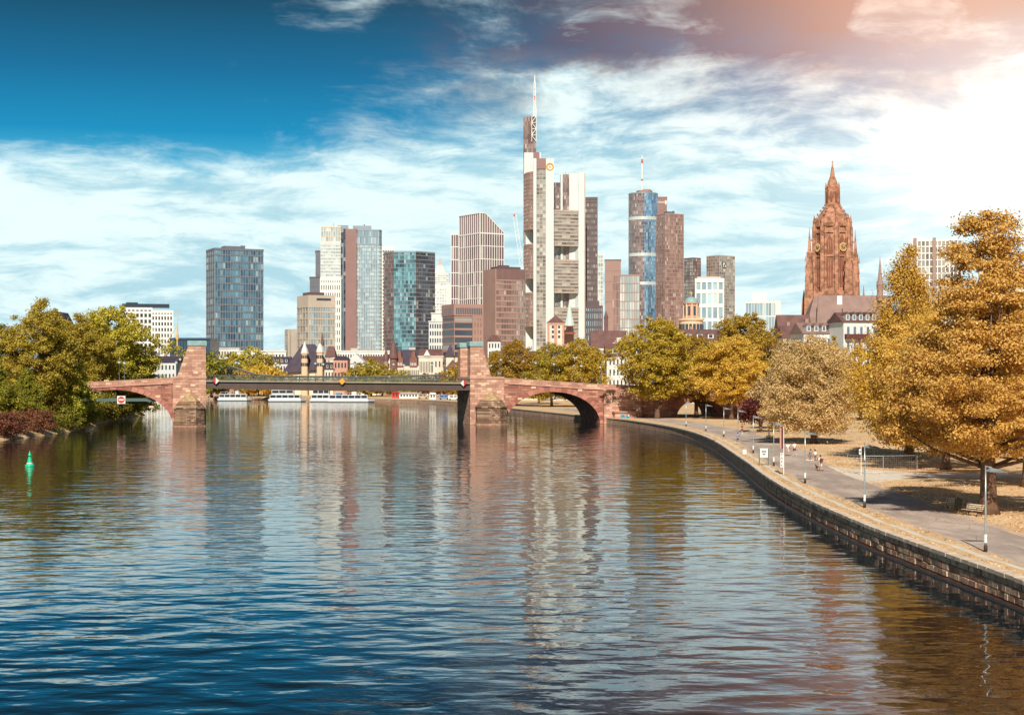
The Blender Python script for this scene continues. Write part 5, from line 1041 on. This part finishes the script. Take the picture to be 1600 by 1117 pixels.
def make_tree(seed, H, Rr, zb, prof, ncl, nlf, leaf, trunk_r, stems=1, rc=.17, flat_=.6, droop=0.0, lean=0.0, spread=.0, tiers=0):
    g = np.random.default_rng(seed); rd = random.Random(seed); mb = MB()
    C = []; Q = []
    ph = g.uniform(0, 6.28, 4)
    while len(C) < ncl:
        t = g.uniform()
        if tiers: t = min(1.0, max(0.0, (math.floor(t * tiers) + g.normal(.5, .34)) / tiers))
        r = np.interp(t, [p[0] for p in prof], [p[1] for p in prof])
        if g.uniform() > (r + .08): continue
        a = g.uniform(0, 6.283); lob = 1 + .18 * math.sin(3 * a + ph[0] + 4 * t) + .14 * math.sin(5 * a + ph[1] - 6 * t) + .16 * math.sin(13 * t + ph[2] + 2 * a)
        rho = Rr * r * lob * (g.uniform() ** .38)
        C.append((rho * math.cos(a) + lean * t, rho * math.sin(a), zb + (H - zb) * t)); Q.append(Rr * rc * g.uniform(.65, 1.3) * (.6 + .4 * r) + .15)
    C = np.array(C); Q = np.array(Q) * g.lognormal(0, .22, len(Q))
    cnt = np.maximum(8, (nlf * (Q / Q.mean()) ** 1.7).astype(int)); idx = np.repeat(np.arange(ncl), cnt); n = len(idx)
    d = g.normal(size=(n, 3)); d /= np.linalg.norm(d, axis=1, keepdims=True)
    P = C[idx] + d * (Q[idx] * np.abs(g.normal(.85, .38, n)))[:, None] * np.array([1, 1, flat_])
    P[:, 2] -= droop * g.uniform(0, 1, n) ** 2 * Q[idx]
    Nn = d * .75 + np.array([0, 0, .55]) + g.normal(size=(n, 3)) * .45
    crown = leaf_mesh('crown', P, Nn, leaf, seed + 7)
    top = H * .82
    for s in range(stems):
        a = 6.283 * s / stems + rd.uniform(0, 1); off = spread * (1 if stems > 1 else 0)
        mb.tube([(math.cos(a) * .3 * (stems > 1), math.sin(a) * .3 * (stems > 1), -.2)] + [(math.cos(a) * off * q + lean * q + rd.uniform(-.15, .15) * q * 2, math.sin(a) * off * q + rd.uniform(-.15, .15) * q * 2, top * q) for q in (.06, .15, .3, .5, .75, 1.0)],
                [trunk_r * 1.5, trunk_r * 1.05, trunk_r * .95, trunk_r * .8, trunk_r * .55, trunk_r * .3, .04], 9)
    for k in rd.sample(range(ncl), min(ncl, 46)):
        c = C[k]; zs = max(zb * .75, c[2] * rd.uniform(.45, .75)); f = zs / top; a0 = rd.randrange(stems); a = 6.283 * a0 / stems
        p0 = Vector((lean * f + (math.cos(a) * spread * f if stems > 1 else 0), math.sin(a) * spread * f if stems > 1 else 0, zs)); p2 = Vector(c); pm = p0.lerp(p2, .5) + Vector((0, 0, -.06 * (p2 - p0).length))
        r0 = trunk_r * .32 * (1.1 - f); mb.tube([p0, pm, p2], [max(r0, .05), max(r0 * .65, .035), .02], 5)
    return mb.mesh('trunk', 'bark', True), crown
ROUND = [(0, .25), (.1, .62), (.3, .95), (.5, 1.0), (.7, .88), (.87, .58), (1, .16)]
BROAD = [(0, .45), (.12, .85), (.32, 1.0), (.55, .92), (.75, .68), (.9, .40), (1, .10)]
TAPER = [(0, .4), (.07, .85), (.2, 1.0), (.38, .80), (.55, .54), (.67, .42), (.8, .34), (.9, .26), (1, .10)]
TALL = [(0, .55), (.15, .95), (.33, 1.0), (.5, .78), (.68, .5), (.85, .28), (1, .06)]
CONE = [(0, 1.0), (.25, .8), (.5, .55), (.75, .3), (1, .03)]
DOME = [(0, .75), (.2, 1.0), (.5, .95), (.75, .72), (.92, .38), (1, .1)]
PT = {
 'front': make_tree(11, 23.0, 8.0, 4.6, TAPER, 440, 330, .20, .62, rc=.115, flat_=.46, lean=-.5, tiers=9),
 'front2': make_tree(12, 22.0, 8.5, 3.6, DOME, 330, 290, .22, .55, rc=.11, flat_=.45, tiers=10),
 'tall': make_tree(13, 26.0, 6.4, 3.2, TALL, 380, 260, .25, .55, rc=.15, flat_=.9, droop=1.3),
 'pale': make_tree(14, 15.2, 7.0, 2.2, DOME, 360, 210, .24, .34, stems=4, spread=2.2, rc=.12, flat_=.75),
 'plane': make_tree(15, 25.0, 10.2, 5.0, ROUND, 480, 120, .40, .6, rc=.092, flat_=.65),
 'plane2': make_tree(16, 22.0, 9.6, 4.2, ROUND, 440, 115, .40, .55, rc=.095, flat_=.65),
 'mid': make_tree(17, 24.0, 9.5, 3.5, DOME, 280, 75, .52, .5, rc=.11, flat_=.7),
 'far': make_tree(18, 15.0, 9.0, 2.0, DOME, 120, 40, .75, .4, rc=.14, flat_=.7),
 'dark': make_tree(19, 9.0, 4.2, 2.2, DOME, 70, 100, .34, .2, stems=3, spread=1.2, rc=.2, flat_=.8),
 'isle': make_tree(20, 27.0, 8.0, 4.0, ROUND, 430, 125, .38, .5, rc=.11, flat_=.7),
 'isle2': make_tree(21, 17.0, 6.0, 1.0, TALL, 320, 120, .36, .3, rc=.125, flat_=.7, stems=3, spread=1.5),
 'fir': make_tree(22, 20.0, 3.6, 4.0, CONE, 110, 70, .5, .25, rc=.2, flat_=.35, droop=.5),
 'shrub': make_tree(23, 4.2, 3.4, .3, DOME, 46, 120, .30, .08, stems=4, spread=1.4, rc=.24, flat_=.8),
}
def tree(kind, label, px, Y, lm, s=1.0, rz=0.0, dz=0.0, group=None, sz=None, name='tree', cat='tree', X=None):
    t = thing(name, label, cat, (XX(px, Y) if X is None else X, Y, GZ + dz), rz, group)
    tr, cr_ = PT[kind]; sc_ = (s, s, sz or s)
    put('trunk', tr, t, scale=sc_)
    o = put('crown', cr_, t, scale=sc_)
    if not cr_.materials: cr_.materials.append(MATS[lm])
    o.material_slots[0].link = 'OBJECT'; o.material_slots[0].material = MATS[lm]
    return t
G1 = 'trees along the promenade lawn'
tree('front', 'tallest golden tree beside the two near benches', 1545, 120.5, 'leaf_gold', 1.0, .4, group=G1)
tree('front2', 'golden tree at the right picture edge behind the tallest tree', 1606, 150, 'leaf_gold', .93, 2.0, group=G1)
tree('tall', 'tall drooping golden tree left of the tallest tree', 1420, 199, 'leaf_gold2', 1.03, .9, group=G1)
tree('front2', 'golden tree filling the gap behind the tall drooping tree', 1478, 178, 'leaf_gold', .86, 4.0, group=G1)
tree('pale', 'pale-leaved round tree with several stems on the lawn', 1272, 247, 'leaf_pale', 1.1, .6, group=G1)
tree('plane', 'broad plane tree beside the bridge foot on the right bank', 1027, 393, 'leaf_amber', 1.0, 1.0, group=G1)
tree('plane2', 'yellow leafy tree in the middle of the right-bank row', 1143, 385, 'leaf_gold2', .92, 2.2, group=G1)
tree('plane', 'large amber tree behind the yellow one on the right bank', 1168, 432, 'leaf_amber', 1.1, 3.4, group=G1)
tree('plane2', 'amber tree between broad plane tree and yellow tree', 1088, 410, 'leaf_amber', .95, 5.0, group=G1)
tree('dark', 'small dark plum-coloured tree left of the pale-leaved tree', 1189, 298, 'leaf_plum', 1.0, .3, group=G1)
tree('dark', 'second plum-coloured tree behind the benches left of the pale tree', 1212, 318, 'leaf_plum', 1.1, 2.3, group=G1)
tree('plane2', 'amber tree behind the pale-leaved tree', 1255, 400, 'leaf_amber', .8, 1.4, group=G1)
tree('mid', 'amber tree left of the drooping golden tree, far on the lawn', 1345, 380, 'leaf_gold2', .72, .2, group=G1)
tree('mid', 'golden tree far behind the wire fence', 1460, 330, 'leaf_gold2', .75, 2.7, group=G1)
tree('mid', 'golden tree behind the lawn near the right edge', 1590, 260, 'leaf_gold2', .85, 5.2, group=G1)
tree('fir', 'slim dark conifer before the white houses under the cathedral', 1304, 430, 'leaf_amber', 1.1, 0)
G2 = 'trees behind the right bridge arch'
for px, Y_, s, lab, m in ((775, 575, .82, 'amber tree hard against the right pylon', 'leaf_amber'), (806, 560, .98, 'tall amber tree right of the right pylon', 'leaf_amber'), (842, 600, .85, 'small amber tree left of the arch crown', 'leaf_amber'), (862, 545, .92, 'amber tree above the left half of the right arch', 'leaf_olive'), (905, 540, .98, 'wide golden tree above the right half of the right arch', 'leaf_amber'), (928, 590, .9, 'amber tree at the right end of the arch row', 'leaf_amber')):
    tree('mid', lab, px, Y_, m, s, px * .7, group=G2)
G3 = 'trees on the left island'
tree('isle', 'tall olive tree at the left picture edge on the island', 66, 345, 'leaf_olive', 1.0, .2, group=G3)
tree('isle', 'dark olive tree cut by the left picture edge', 8, 350, 'leaf_green', .8, 1.9, group=G3)
tree('isle', 'olive tree between the two tallest island trees', 112, 414, 'leaf_olive', .98, 3.2, X=-113, group=G3)
tree('plane', 'big round olive tree behind the left bridge arch', 192, 432, 'leaf_olive', 1.18, 4.0, X=-108.5, group=G3)
tree('plane2', 'olive tree right of the big round island tree, drooping to the parapet', 225, 452, 'leaf_olive', .92, 1.0, X=-110, group=G3)
tree('plane2', 'olive tree deep behind the left end of the bridge', 140, 445, 'leaf_green', 1.1, 2.0, X=-124, group=G3)
tree('isle2', 'bright yellow-green tree leaning over the bridge end', 112, 352, 'leaf_bright', 1.0, .5, X=-99.0, group=G3)
tree('isle2', 'olive bush-like tree low at the waterline of the island', 62, 330, 'leaf_green', .72, 2.5, X=-101, group=G3)
tree('isle2', 'dark green tree behind the reddish bank shrubs', 20, 325, 'leaf_green', .85, 4.0, X=-106, group=G3)
for k, (X_, Y_, s, lab, m) in enumerate(((-96.5, 302, 1.0, 'reddish bank shrub nearest the left picture edge', 'leaf_rust'), (-97.2, 312, .95, 'reddish bank shrub second from the left edge', 'leaf_rust'), (-96.8, 323, 1.0, 'reddish bank shrub third from the left edge', 'leaf_rust'), (-97.2, 334, .9, 'green shrub right of the reddish bank shrubs', 'leaf_green'), (-97.8, 346, 1.15, 'green shrub trailing into the water under the bright tree', 'leaf_green'), (-98.8, 358, 1.25, 'green shrub at the water beside the left arch', 'leaf_green'), (-99.5, 368, 1.2, 'yellowish shrub tight against the bridge end', 'leaf_bright'))):
    tree('shrub', lab, 0, Y_, m, s, k * 1.3, dz=-.7, X=X_, group='shrubs along the island bank', name='shrub', cat='shrub')
for k, (X_, Y_, s, lab) in enumerate(((-106, 412, 1.5, 'dark shrub just inside the left arch'), (-109, 436, 1.7, 'dark shrub in the middle of the left arch opening'), (-112, 462, 1.7, 'shrub at the right of the left arch opening'), (-114, 486, 1.5, 'shrub on the island tip seen through the left arch'))):
    tree('shrub', lab, 0, Y_, 'leaf_green', s, k, dz=-.6, X=X_, group='shrubs along the island bank', name='shrub', cat='shrub')
G4 = 'distant trees behind the bridge'
for px, Y_, s, lab, m in ((288, 700, 1.45, 'distant tree left of the left pylon', 'leaf_olive'), (331, 800, 1.5, 'distant dark tree right of the left pylon', 'leaf_green'), (365, 860, 1.55, 'distant round tree over the footbridge portal', 'leaf_olive'), (388, 870, 1.75, 'largest distant tree below the blue tower', 'leaf_olive'), (405, 850, 1.5, 'distant tree right of the largest one below the blue tower', 'leaf_olive'),
                       (348, 835, 1.0, 'low bright bush behind the footbridge truss', 'leaf_gold2'), (385, 830, 1.0, 'low bright bush below the largest distant tree', 'leaf_gold2'), (412, 830, 1.15, 'low bright bush left of the slate church roof', 'leaf_gold2'), (428, 832, 1.0, 'low bright bush touching the slate church roof', 'leaf_gold2'),
                       (562, 835, 1.15, 'low olive tree right of the pink corner house', 'leaf_olive'), (580, 832, 1.3, 'olive tree before the low brown roof', 'leaf_olive'), (597, 832, 1.1, 'olive tree left of the museum turrets', 'leaf_olive'), (628, 830, .9, 'small tree before the museum gables', 'leaf_olive'), (664, 830, .8, 'small tree before the palace front', 'leaf_rust'), (688, 830, .8, 'small tree between palace and chapel', 'leaf_rust'), (716, 790, 1.15, 'amber tree left of the right pylons', 'leaf_amber'), (724, 800, .95, 'low amber tree behind the right pylons', 'leaf_amber')):
    tree('far', lab, px, Y_, m, s, px * .37, group=G4)

# dry grass tufts and fallen leaves on the lawn and verge
def scatter(name, n, region, size, m, up, seed, kindm):
    g = np.random.default_rng(seed); P = []
    while len(P) < n:
        X_, Y_ = region(g)
        if plx(Y_) - .5 < X_ < prx(Y_) + .6 and kindm == 'grass': continue
        if kindm == 'grass' and (160 < Y_ < 176 and X_ > 35 or 1.2 < X_ - qx(Y_) < 2.1): continue
        P.append((X_, Y_, GZ + (.03 if kindm == 'grass' else .02)))
    P = np.array(P); Nn = g.normal(size=(n, 3)) * (1 - up) + np.array([0, -.35 if kindm == 'grass' else 0, up]); me = leaf_mesh(name, P, Nn, size, seed); me.materials.append(MATS[m]); return tag(put(name, me), kind='stuff')
leaves('grass_dry', S(190, 152, 104), S(232, 196, 148), S(248, 226, 190)); leaves('litter', S(140, 88, 40), S(196, 136, 70), S(226, 184, 120))
def lawn(g):
    Y_ = 78 + 200 * g.uniform() ** 1.7; return (prx(Y_) + .6 + 30 * g.uniform() ** 1.4, Y_) if g.uniform() < .88 else (qx(Y_) + .55 + (plx(Y_) - qx(Y_) - .8) * g.uniform(), Y_)
scatter('grass_tufts', 16000, lawn, .20, 'grass_dry', .35, 71, 'grass')
def under(g):
    c = [(36, 120, 8), (38, 112, 9), (50, 199, 8), (48, 178, 8), (34, 135, 7)][g.integers(5)]; return c[0] + g.normal() * c[2] * .6, c[1] + g.normal() * c[2] * .8
scatter('fallen_leaves', 1500, under, .13, 'litter', .8, 72, 'leaf')

# ------------------------------------------------------------------ promenade furniture
def lamp_meshes(H=5.15):
    p = MB().lathe((0, 0), [(.085, .38), (.07, 1.2), (.055, 3.0), (.045, H)], 8).mesh('post', 'lamp_steel', True); b = MB().lathe((0, 0), [(.12, -.05), (.12, .34), (.09, .40)], 8).mesh('base', 'lamp_dark', True)
    a = MB().beam((0, 0, H - .35), (.35, 0, H - .12), .05).beam((0, 0, H - .06), (.35, 0, H - .1), .05).mesh('arm', 'lamp_steel')
    h = MB().loft([[(.2, -.28, H - .38), (1.35, -.30, H - .44), (1.35, .30, H - .44), (.2, .28, H - .38)], [(.25, -.1, H - .12), (.9, -.08, H - .26), (.9, .08, H - .26), (.25, .1, H - .12)]]).mesh('lamp_head', 'lamp_steel')
    s = MB().lathe((0, 0), [(.094, .55), (.092, 1.05)], 8).mesh('sticker_band', 'sign_white'); return (('post', p), ('base', b), ('arm', a), ('lamp_head', h), ('sticker_band', s))
LMP = lamp_meshes()
names = ['ninth and farthest', 'eighth', 'seventh', 'sixth', 'fifth', 'fourth', 'third', 'second', 'first and nearest']
for (px, py), nm in zip(((1072, 666), (1103, 673.5), (1131, 682.5), (1153, 690), (1177, 708), (1209, 728), (1258, 755), (1351, 793), (1540, 862)), names):
    Y_ = (CAMZ - GZ) * FPX / (py - HZ); t = thing('promenade_lamp', nm + ' grey lamp post along the promenade, counted from the camera', 'lamp post', (XX(px, Y_), Y_, GZ), .05, 'lamp posts along the promenade')
    for n_, me in LMP: put(n_, me, t)
def bench(label, X_, Y_, rz):
    t = thing('park_bench', label, 'bench', (X_, Y_, GZ), rz, 'park benches along the promenade')
    sl_ = MB().box(-.9, .9, -.045, .045, -.02, .02).mesh('seat_slat', 'wood'); bs = MB().box(-.9, .9, -.02, .02, -.045, .045).mesh('back_slat', 'wood')
    for k in range(4): put('seat_slat', sl_, t, (0, .18 + k * .115, .45 - k * .008))
    for k in range(3): put('back_slat', bs, t, (0, .63 + k * .045, .56 + k * .13), (R(-18), 0, 0))
    for x in (-.7, .7): MB().tube([(x, .14, 0), (x, .2, .25), (x, .16, .42), (x, .56, .41), (x, .72, .86)], .028, 6).tube([(x, .68, 0), (x, .6, .22), (x, .54, .42)], .028, 6).tube([(x, .17, .43), (x, .14, .62), (x, .5, .64)], .022, 6).build('leg', 'cast_iron', t)
    return t
def gpos(px, py): Y_ = (CAMZ - GZ) * FPX / (py - HZ); return XX(px, Y_), Y_
b1, b2 = gpos(1480, 796), gpos(1513, 806)
bench('left of the two wooden benches beside the waste bin', b1[0], b1[1], R(-64))
bench('right of the two wooden benches beside the waste bin, nearest the big trunk', b2[0], b2[1], R(-64))
bx_, by_ = gpos(1498, 800)
bn_ = thing('waste_bin', 'green wire waste bin between the two near benches', 'bin', (bx_ + .1, by_ + .35, GZ)); MB().lathe((0, 0), [(.26, .28), (.31, .95), (.33, .98), (.29, .98), (.25, .4)], 12).build('bucket', 'bin', bn_); MB().box(-.04, .04, .3, .38, 0, 1.1).build('post', 'cast_iron', bn_)
b3 = gpos(1266, 719); bench('dark bench with two people sitting on it', b3[0], b3[1], R(-55)); b4 = gpos(1198, 689); bench('farther bench with one person beside the fourth lamp', b4[0], b4[1], R(-55))
b5 = gpos(1168, 678); bench('farthest bench behind the red-shirted person', b5[0] + .5, b5[1], R(-55))
# information board
ib = thing('information_board', 'white framed information board on two dark posts', 'sign', (*gpos(1193.5, 727), GZ))
for x in (-.52, .52): MB().box(x - .05, x + .05, -.05, .05, 0, 2.05).build('post', 'lamp_green', ib)
MB().box(-.47, .47, -.03, .03, .95, 2.0).build('panel', 'sign_white', ib); MB().box(-.6, .6, -.06, .06, 2.0, 2.1).build('top_rail', 'copper_cap', ib)
for k, (a, b, zz) in enumerate(((-.28, .28, 1.72), (-.28, .28, 1.62), (-.28, .28, 1.52))): MB().box(a, b, -.05, -.03, zz, zz + .05).build('text_line', 'sign_grey', ib)
MB().loft([[(-.22, -.05, 1.25), (.22, -.05, 1.25), (.18, -.05, 1.36), (-.05, -.05, 1.4), (-.16, -.05, 1.33)], [(-.22, -.03, 1.25), (.22, -.03, 1.25), (.18, -.03, 1.36), (-.05, -.03, 1.4), (-.16, -.03, 1.33)]]).build('pictogram', 'sign_grey', ib)
# banner pole
bp = thing('banner_pole', 'white pole with striped banner above and lettered sign below', 'sign', (*gpos(1224.5, 741), GZ))
MB().lathe((0, 0), [(.05, 0), (.04, 5.1)], 8).build('pole', 'sign_white', bp); MB().box(-.42, -.24, -.03, .03, 2.75, 4.95).build('banner', 'coping_red', bp); MB().box(-.25, -.06, -.035, .035, 2.75, 4.95).build('banner_stripe', 'cloth_maroon', bp)
MB().box(-.36, -.05, -.04, .04, .75, 2.3).build('sign_panel', 'sign_white', bp)
for k, c_ in enumerate('PARK'): text(c_, .38, (-.2, -.05, 2.1 - k * .38), bp, 'cloth_maroon', 'letter', .01)
# wire fence on the lawn
wf = thing('wire_fence', 'temporary wire mesh fence beside the pale cross path', 'fence', (0, 0, GZ)); fp = [gpos(1324, 739), gpos(1352, 741), gpos(1380, 741), gpos(1433, 740)]
for k, (X_, Y_) in enumerate(fp):
    MB().cyl((X_, Y_), .035, .035, 0, 2.0, 6).build('post', 'fence_steel', wf); MB().box(X_ - .35, X_ + .35, Y_ - .12, Y_ + .12, 0, .13).build('foot', 'concrete', wf)
for (a, b), (c, d) in zip(fp[:-1], fp[1:]):
    MB().tube([(a, b, 1.97), (c, d, 1.97)], .025, 5).tube([(a, b, .2), (c, d, .2)], .025, 5).build('rail', 'fence_steel', wf); mb = MB(); n = int(math.hypot(c - a, d - b) / .22)
    for k in range(1, n): f = k / n; mb.beam((a + (c - a) * f, b + (d - b) * f, .2), (a + (c - a) * f, b + (d - b) * f, 1.97), .006)
    for k in range(1, 8): mb.beam((a, b, .2 + k * .22), (c, d, .2 + k * .22), .006)
    tag(mb.build('mesh_panel', 'fence_steel', wf), kind='stuff')
sp_ = thing('path_sign_post', 'white double post with small sign beside the second lamp', 'sign', (*gpos(1345.5, 742), GZ)); MB().cyl((0, 0), .04, .035, 0, 3.1, 6).build('post', 'sign_white', sp_); MB().box(-.22, .0, -.03, .03, 2.2, 2.75).build('plate', 'sign_white', sp_); MB().box(-.17, -.05, -.045, -.03, 2.35, 2.6).build('symbol', 'sign_grey', sp_)
# buoy
bu = thing('buoy', 'bright green cone buoy floating near the left bank', 'buoy', (XX(46.5, 212), 212, 0))
MB().lathe((0, 0), [(.35, -.4), (.62, -.1), (.62, .18), (.42, .34)], 14).build('float', 'buoy_green', bu, smooth=True); MB().lathe((0, 0), [(.42, .3), (.3, .75), (.2, 1.25)], 12).build('cone', 'buoy_green', bu); MB().cyl((0, 0), .06, .06, 1.2, 1.5, 8).cyl((0, 0), .24, .02, 1.45, 2.05, 10).build('top_mark', 'buoy_green', bu); MB().cyl((0, 0), .425, .36, .36, .5, 12).build('stripe', 'sign_white', bu)
wb = thing('utility_box', 'small white box on the grass verge by the quay', 'box', (*gpos(1163, 709), GZ)); MB().box(-.25, .25, -.2, .2, 0, .6).build('body', 'sign_white', wb); MB().box(-.28, .28, -.23, .23, .6, .66).build('lid', 'concrete', wb)

# ------------------------------------------------------------------ people
def skin_mesh(name, pts, edges, rad, m, parent, root=0, sub=1):
    me = bpy.data.meshes.new(name); me.from_pydata(pts, edges, []); me.materials.append(MATS[m])
    o = put(name, me, parent); md = o.modifiers.new('skin', 'SKIN'); md.use_smooth_shade = True
    for i, r_ in enumerate(rad):
        me.skin_vertices[0].data[i].radius = (r_, r_) if not isinstance(r_, tuple) else r_
        me.skin_vertices[0].data[i].use_root = (i == root)
    sm = o.modifiers.new('sub', 'SUBSURF'); sm.levels = sub; sm.render_levels = sub; return o
def person(label, X_, Y_, rz, pose, top, bottom, hairm='hair', dz=0.0, extra=None, group='people on the promenade'):
    """facing local +y; hips at .92 m, shoulders at 1.42 m"""
    t = thing('person', label, 'person', (X_, Y_, GZ + dz), rz, group)
    L = {'stand': dict(k=((-.1, .02, .5), (.1, .02, .5)), a=((-.11, -.02, .08), (.11, -.02, .08)), e=((-.27, -.03, 1.13), (.27, -.03, 1.13)), h=((-.27, .08, .88), (.27, .08, .88)), hp=.92),
         'walk': dict(k=((-.1, .2, .52), (.1, -.03, .5)), a=((-.1, .30, .09), (.1, -.36, .16)), e=((-.27, -.16, 1.15), (.27, .12, 1.15)), h=((-.26, -.14, .9), (.26, .32, 1.0)), hp=.92),
         'run': dict(k=((-.1, .36, .66), (.1, -.1, .5)), a=((-.1, .2, .28), (.1, -.48, .3)), e=((-.27, -.24, 1.18), (.27, .16, 1.16)), h=((-.24, -.02, 1.02), (.24, .3, 1.3)), hp=.95),
         'sit': dict(k=((-.13, .46, .48), (.13, .46, .48)), a=((-.13, .44, .08), (.13, .48, .08)), e=((-.27, .05, .75), (.27, .05, .75)), h=((-.16, .3, .6), (.16, .3, .6)), hp=.50)}[pose]
    o = L['hp'] - .92; fwd = .05 if pose == 'run' else .0
    P = [(0, 0, .93 + o), (0, .01 + fwd * .5, 1.15 + o), (0, fwd, 1.38 + o), (0, fwd + .01, 1.50 + o), (0, fwd + .03, 1.60 + o), (0, fwd + .03, 1.74 + o)]; E = [(0, 1), (1, 2), (2, 3), (3, 4), (4, 5)]
    rad = [(.13, .10), (.125, .095), (.15, .10), .055, .095, .075]
    for s, i in ((-1, 0), (1, 1)):
        n = len(P); P += [(s * .09, 0, .86 + o), L['k'][i], L['a'][i], (L['a'][i][0], L['a'][i][1] + .16, L['a'][i][2] - .05)]; E += [(0, n), (n, n + 1), (n + 1, n + 2), (n + 2, n + 3)]; rad += [.085, .058, .04, .035]
        n = len(P); eo = L['e'][i]; ho = L['h'][i]; f_ = Vector(ho) + (Vector(ho) - Vector(eo)).normalized() * .13
        P += [(s * .19, fwd, 1.41 + o), eo, ho, tuple(f_), (ho[0] - s * .05, ho[1] + .04, ho[2] - .03)]; E += [(2, n), (n, n + 1), (n + 1, n + 2), (n + 2, n + 3), (n + 2, n + 4)]; rad += [.06, .042, .030, .022, .014]
    skin_mesh('body', P, E, rad, 'skin', t)
    skin_mesh('shirt', [(0, 0, .95 + o), P[1], P[2], (0, fwd, 1.45 + o)] + [q for s, i in ((-1, 0), (1, 1)) for q in ((s * .19, fwd, 1.41 + o), tuple(Vector((s * .19, fwd, 1.41 + o)).lerp(Vector(L['e'][i]), .8)))], [(0, 1), (1, 2), (2, 3), (2, 4), (4, 5), (2, 6), (6, 7)], [(.155, .125), (.150, .12), (.172, .122), .09, .085, .07, .085, .07], top, t)
    kn = [tuple(Vector((s * .09, 0, .86 + o)).lerp(Vector(L['k'][i]), .85)) for s, i in ((-1, 0), (1, 1))]
    skin_mesh('shorts', [(0, 0, .96 + o), (-.09, 0, .86 + o), kn[0], (.09, 0, .86 + o), kn[1]], [(0, 1), (1, 2), (0, 3), (3, 4)], [(.15, .12), .11, .085, .11, .085], bottom, t)
    hc = Vector((0, fwd + .01, 1.70 + o)); hd = MB(); hd.lathe((hc.x, hc.y), [(.105, hc.z - .06), (.112, hc.z), (.10, hc.z + .06), (.06, hc.z + .105), (.01, hc.z + .12)], 10); hd.build('hair', hairm, t, smooth=True)
    for i in (0, 1):
        a = L['a'][i]; MB().box(a[0] - .045, a[0] + .045, a[1] - .07, a[1] + .2, a[2] - .09, a[2] + .01).build('shoe', 'cloth_white' if bottom != 'cloth_white' else 'cloth_black', t)
    if extra == 'pack': MB().loft([[(-.15, -.14, 1.02), (.15, -.14, 1.02), (.15, -.32, 1.02), (-.15, -.32, 1.02)], [(-.16, -.13, 1.3), (.16, -.13, 1.3), (.15, -.31, 1.3), (-.15, -.31, 1.3)], [(-.11, -.13, 1.46), (.11, -.13, 1.46), (.1, -.24, 1.46), (-.1, -.24, 1.46)]]).build('backpack', 'cloth_maroon', t)
    return t
p = gpos(1153, 694); person('runner in pale blue top and dark shorts on the promenade', *p, R(160), 'run', 'cloth_blue', 'cloth_navy')
p = gpos(1159.5, 677.5); person('person in red shirt standing at the far side of the promenade', *p, R(200), 'stand', 'cloth_red', 'cloth_black')
p = gpos(1231, 712); person('left walker of the white-shirted pair', *p, R(10), 'walk', 'cloth_white', 'cloth_white')
p = gpos(1241.5, 711); person('right walker of the white-shirted pair in dark red shorts', *p, R(5), 'walk', 'cloth_white', 'cloth_maroon')
p = gpos(1282, 736); person('person with dark backpack and white trousers walking a dog', *p, R(15), 'walk', 'cloth_white', 'cloth_white', extra='pack')
for dx, top, lab in ((-.35, 'cloth_blue', 'left person sitting on the dark bench'), (.4, 'cloth_white', 'right person sitting on the dark bench')):
    c, s = math.cos(R(-55)), math.sin(R(-55)); person(lab, b3[0] + dx * c - .45 * s, b3[1] + dx * s + .45 * c, R(-55) + math.pi, 'sit', top, 'cloth_navy', group='people sitting on benches')
person('person in white sitting on the farther bench', b4[0] + .42, b4[1] + .2, R(-55) + math.pi, 'sit', 'cloth_white', 'cloth_maroon', group='people sitting on benches')
for u_, rz, top, lab in ((39.6, 90, 'cloth_white', 'pedestrian in white crossing the steel span left of the middle lanterns'), (45.0, -90, 'cloth_navy', 'pedestrian in dark blue crossing the steel span at the middle lanterns'), (47.8, 90, 'cloth_white', 'pedestrian in white crossing the steel span right of the middle lanterns')):
    q = bridge.matrix_basis @ Vector((u_, 1.4, gz(u_))); person(lab, q.x, q.y, R(rz) + BA, 'walk', top, 'cloth_navy', dz=q.z - GZ, group='pedestrians on the bridge')
dg = gpos(1277.5, 734); dog = thing('dog', 'small brown dog beside the person with backpack', 'dog', (dg[0], dg[1], GZ), R(25))
skin_mesh('body', [(0, -.22, .36), (0, 0, .34), (0, .22, .37), (0, .34, .50), (0, .44, .56), (0, .56, .53), (0, -.30, .42), (0, -.40, .55)] + [q for s in (-1, 1) for q in ((s * .07, .2, .2), (s * .07, .19, .03), (s * .07, -.18, .24), (s * .07, -.27, .15), (s * .07, -.24, .03))], [(0, 1), (1, 2), (2, 3), (3, 4), (4, 5), (0, 6), (6, 7)] + [e for k in (8, 13) for e in ((2, k), (k, k + 1), (0, k + 2), (k + 2, k + 3), (k + 3, k + 4))], [.10, .105, .115, .065, .075, .035, .03, .015] + [.04, .026, .045, .028, .024] * 2, 'dog_fur', dog)
for s in (-1, 1): MB().loft([[(s * .04, .40, .60), (s * .085, .40, .59), (s * .08, .43, .58), (s * .04, .43, .60)], [(s * .085, .39, .50), (s * .10, .39, .50), (s * .10, .41, .50), (s * .085, .41, .50)]]).build('ear', 'dog_fur', dog)
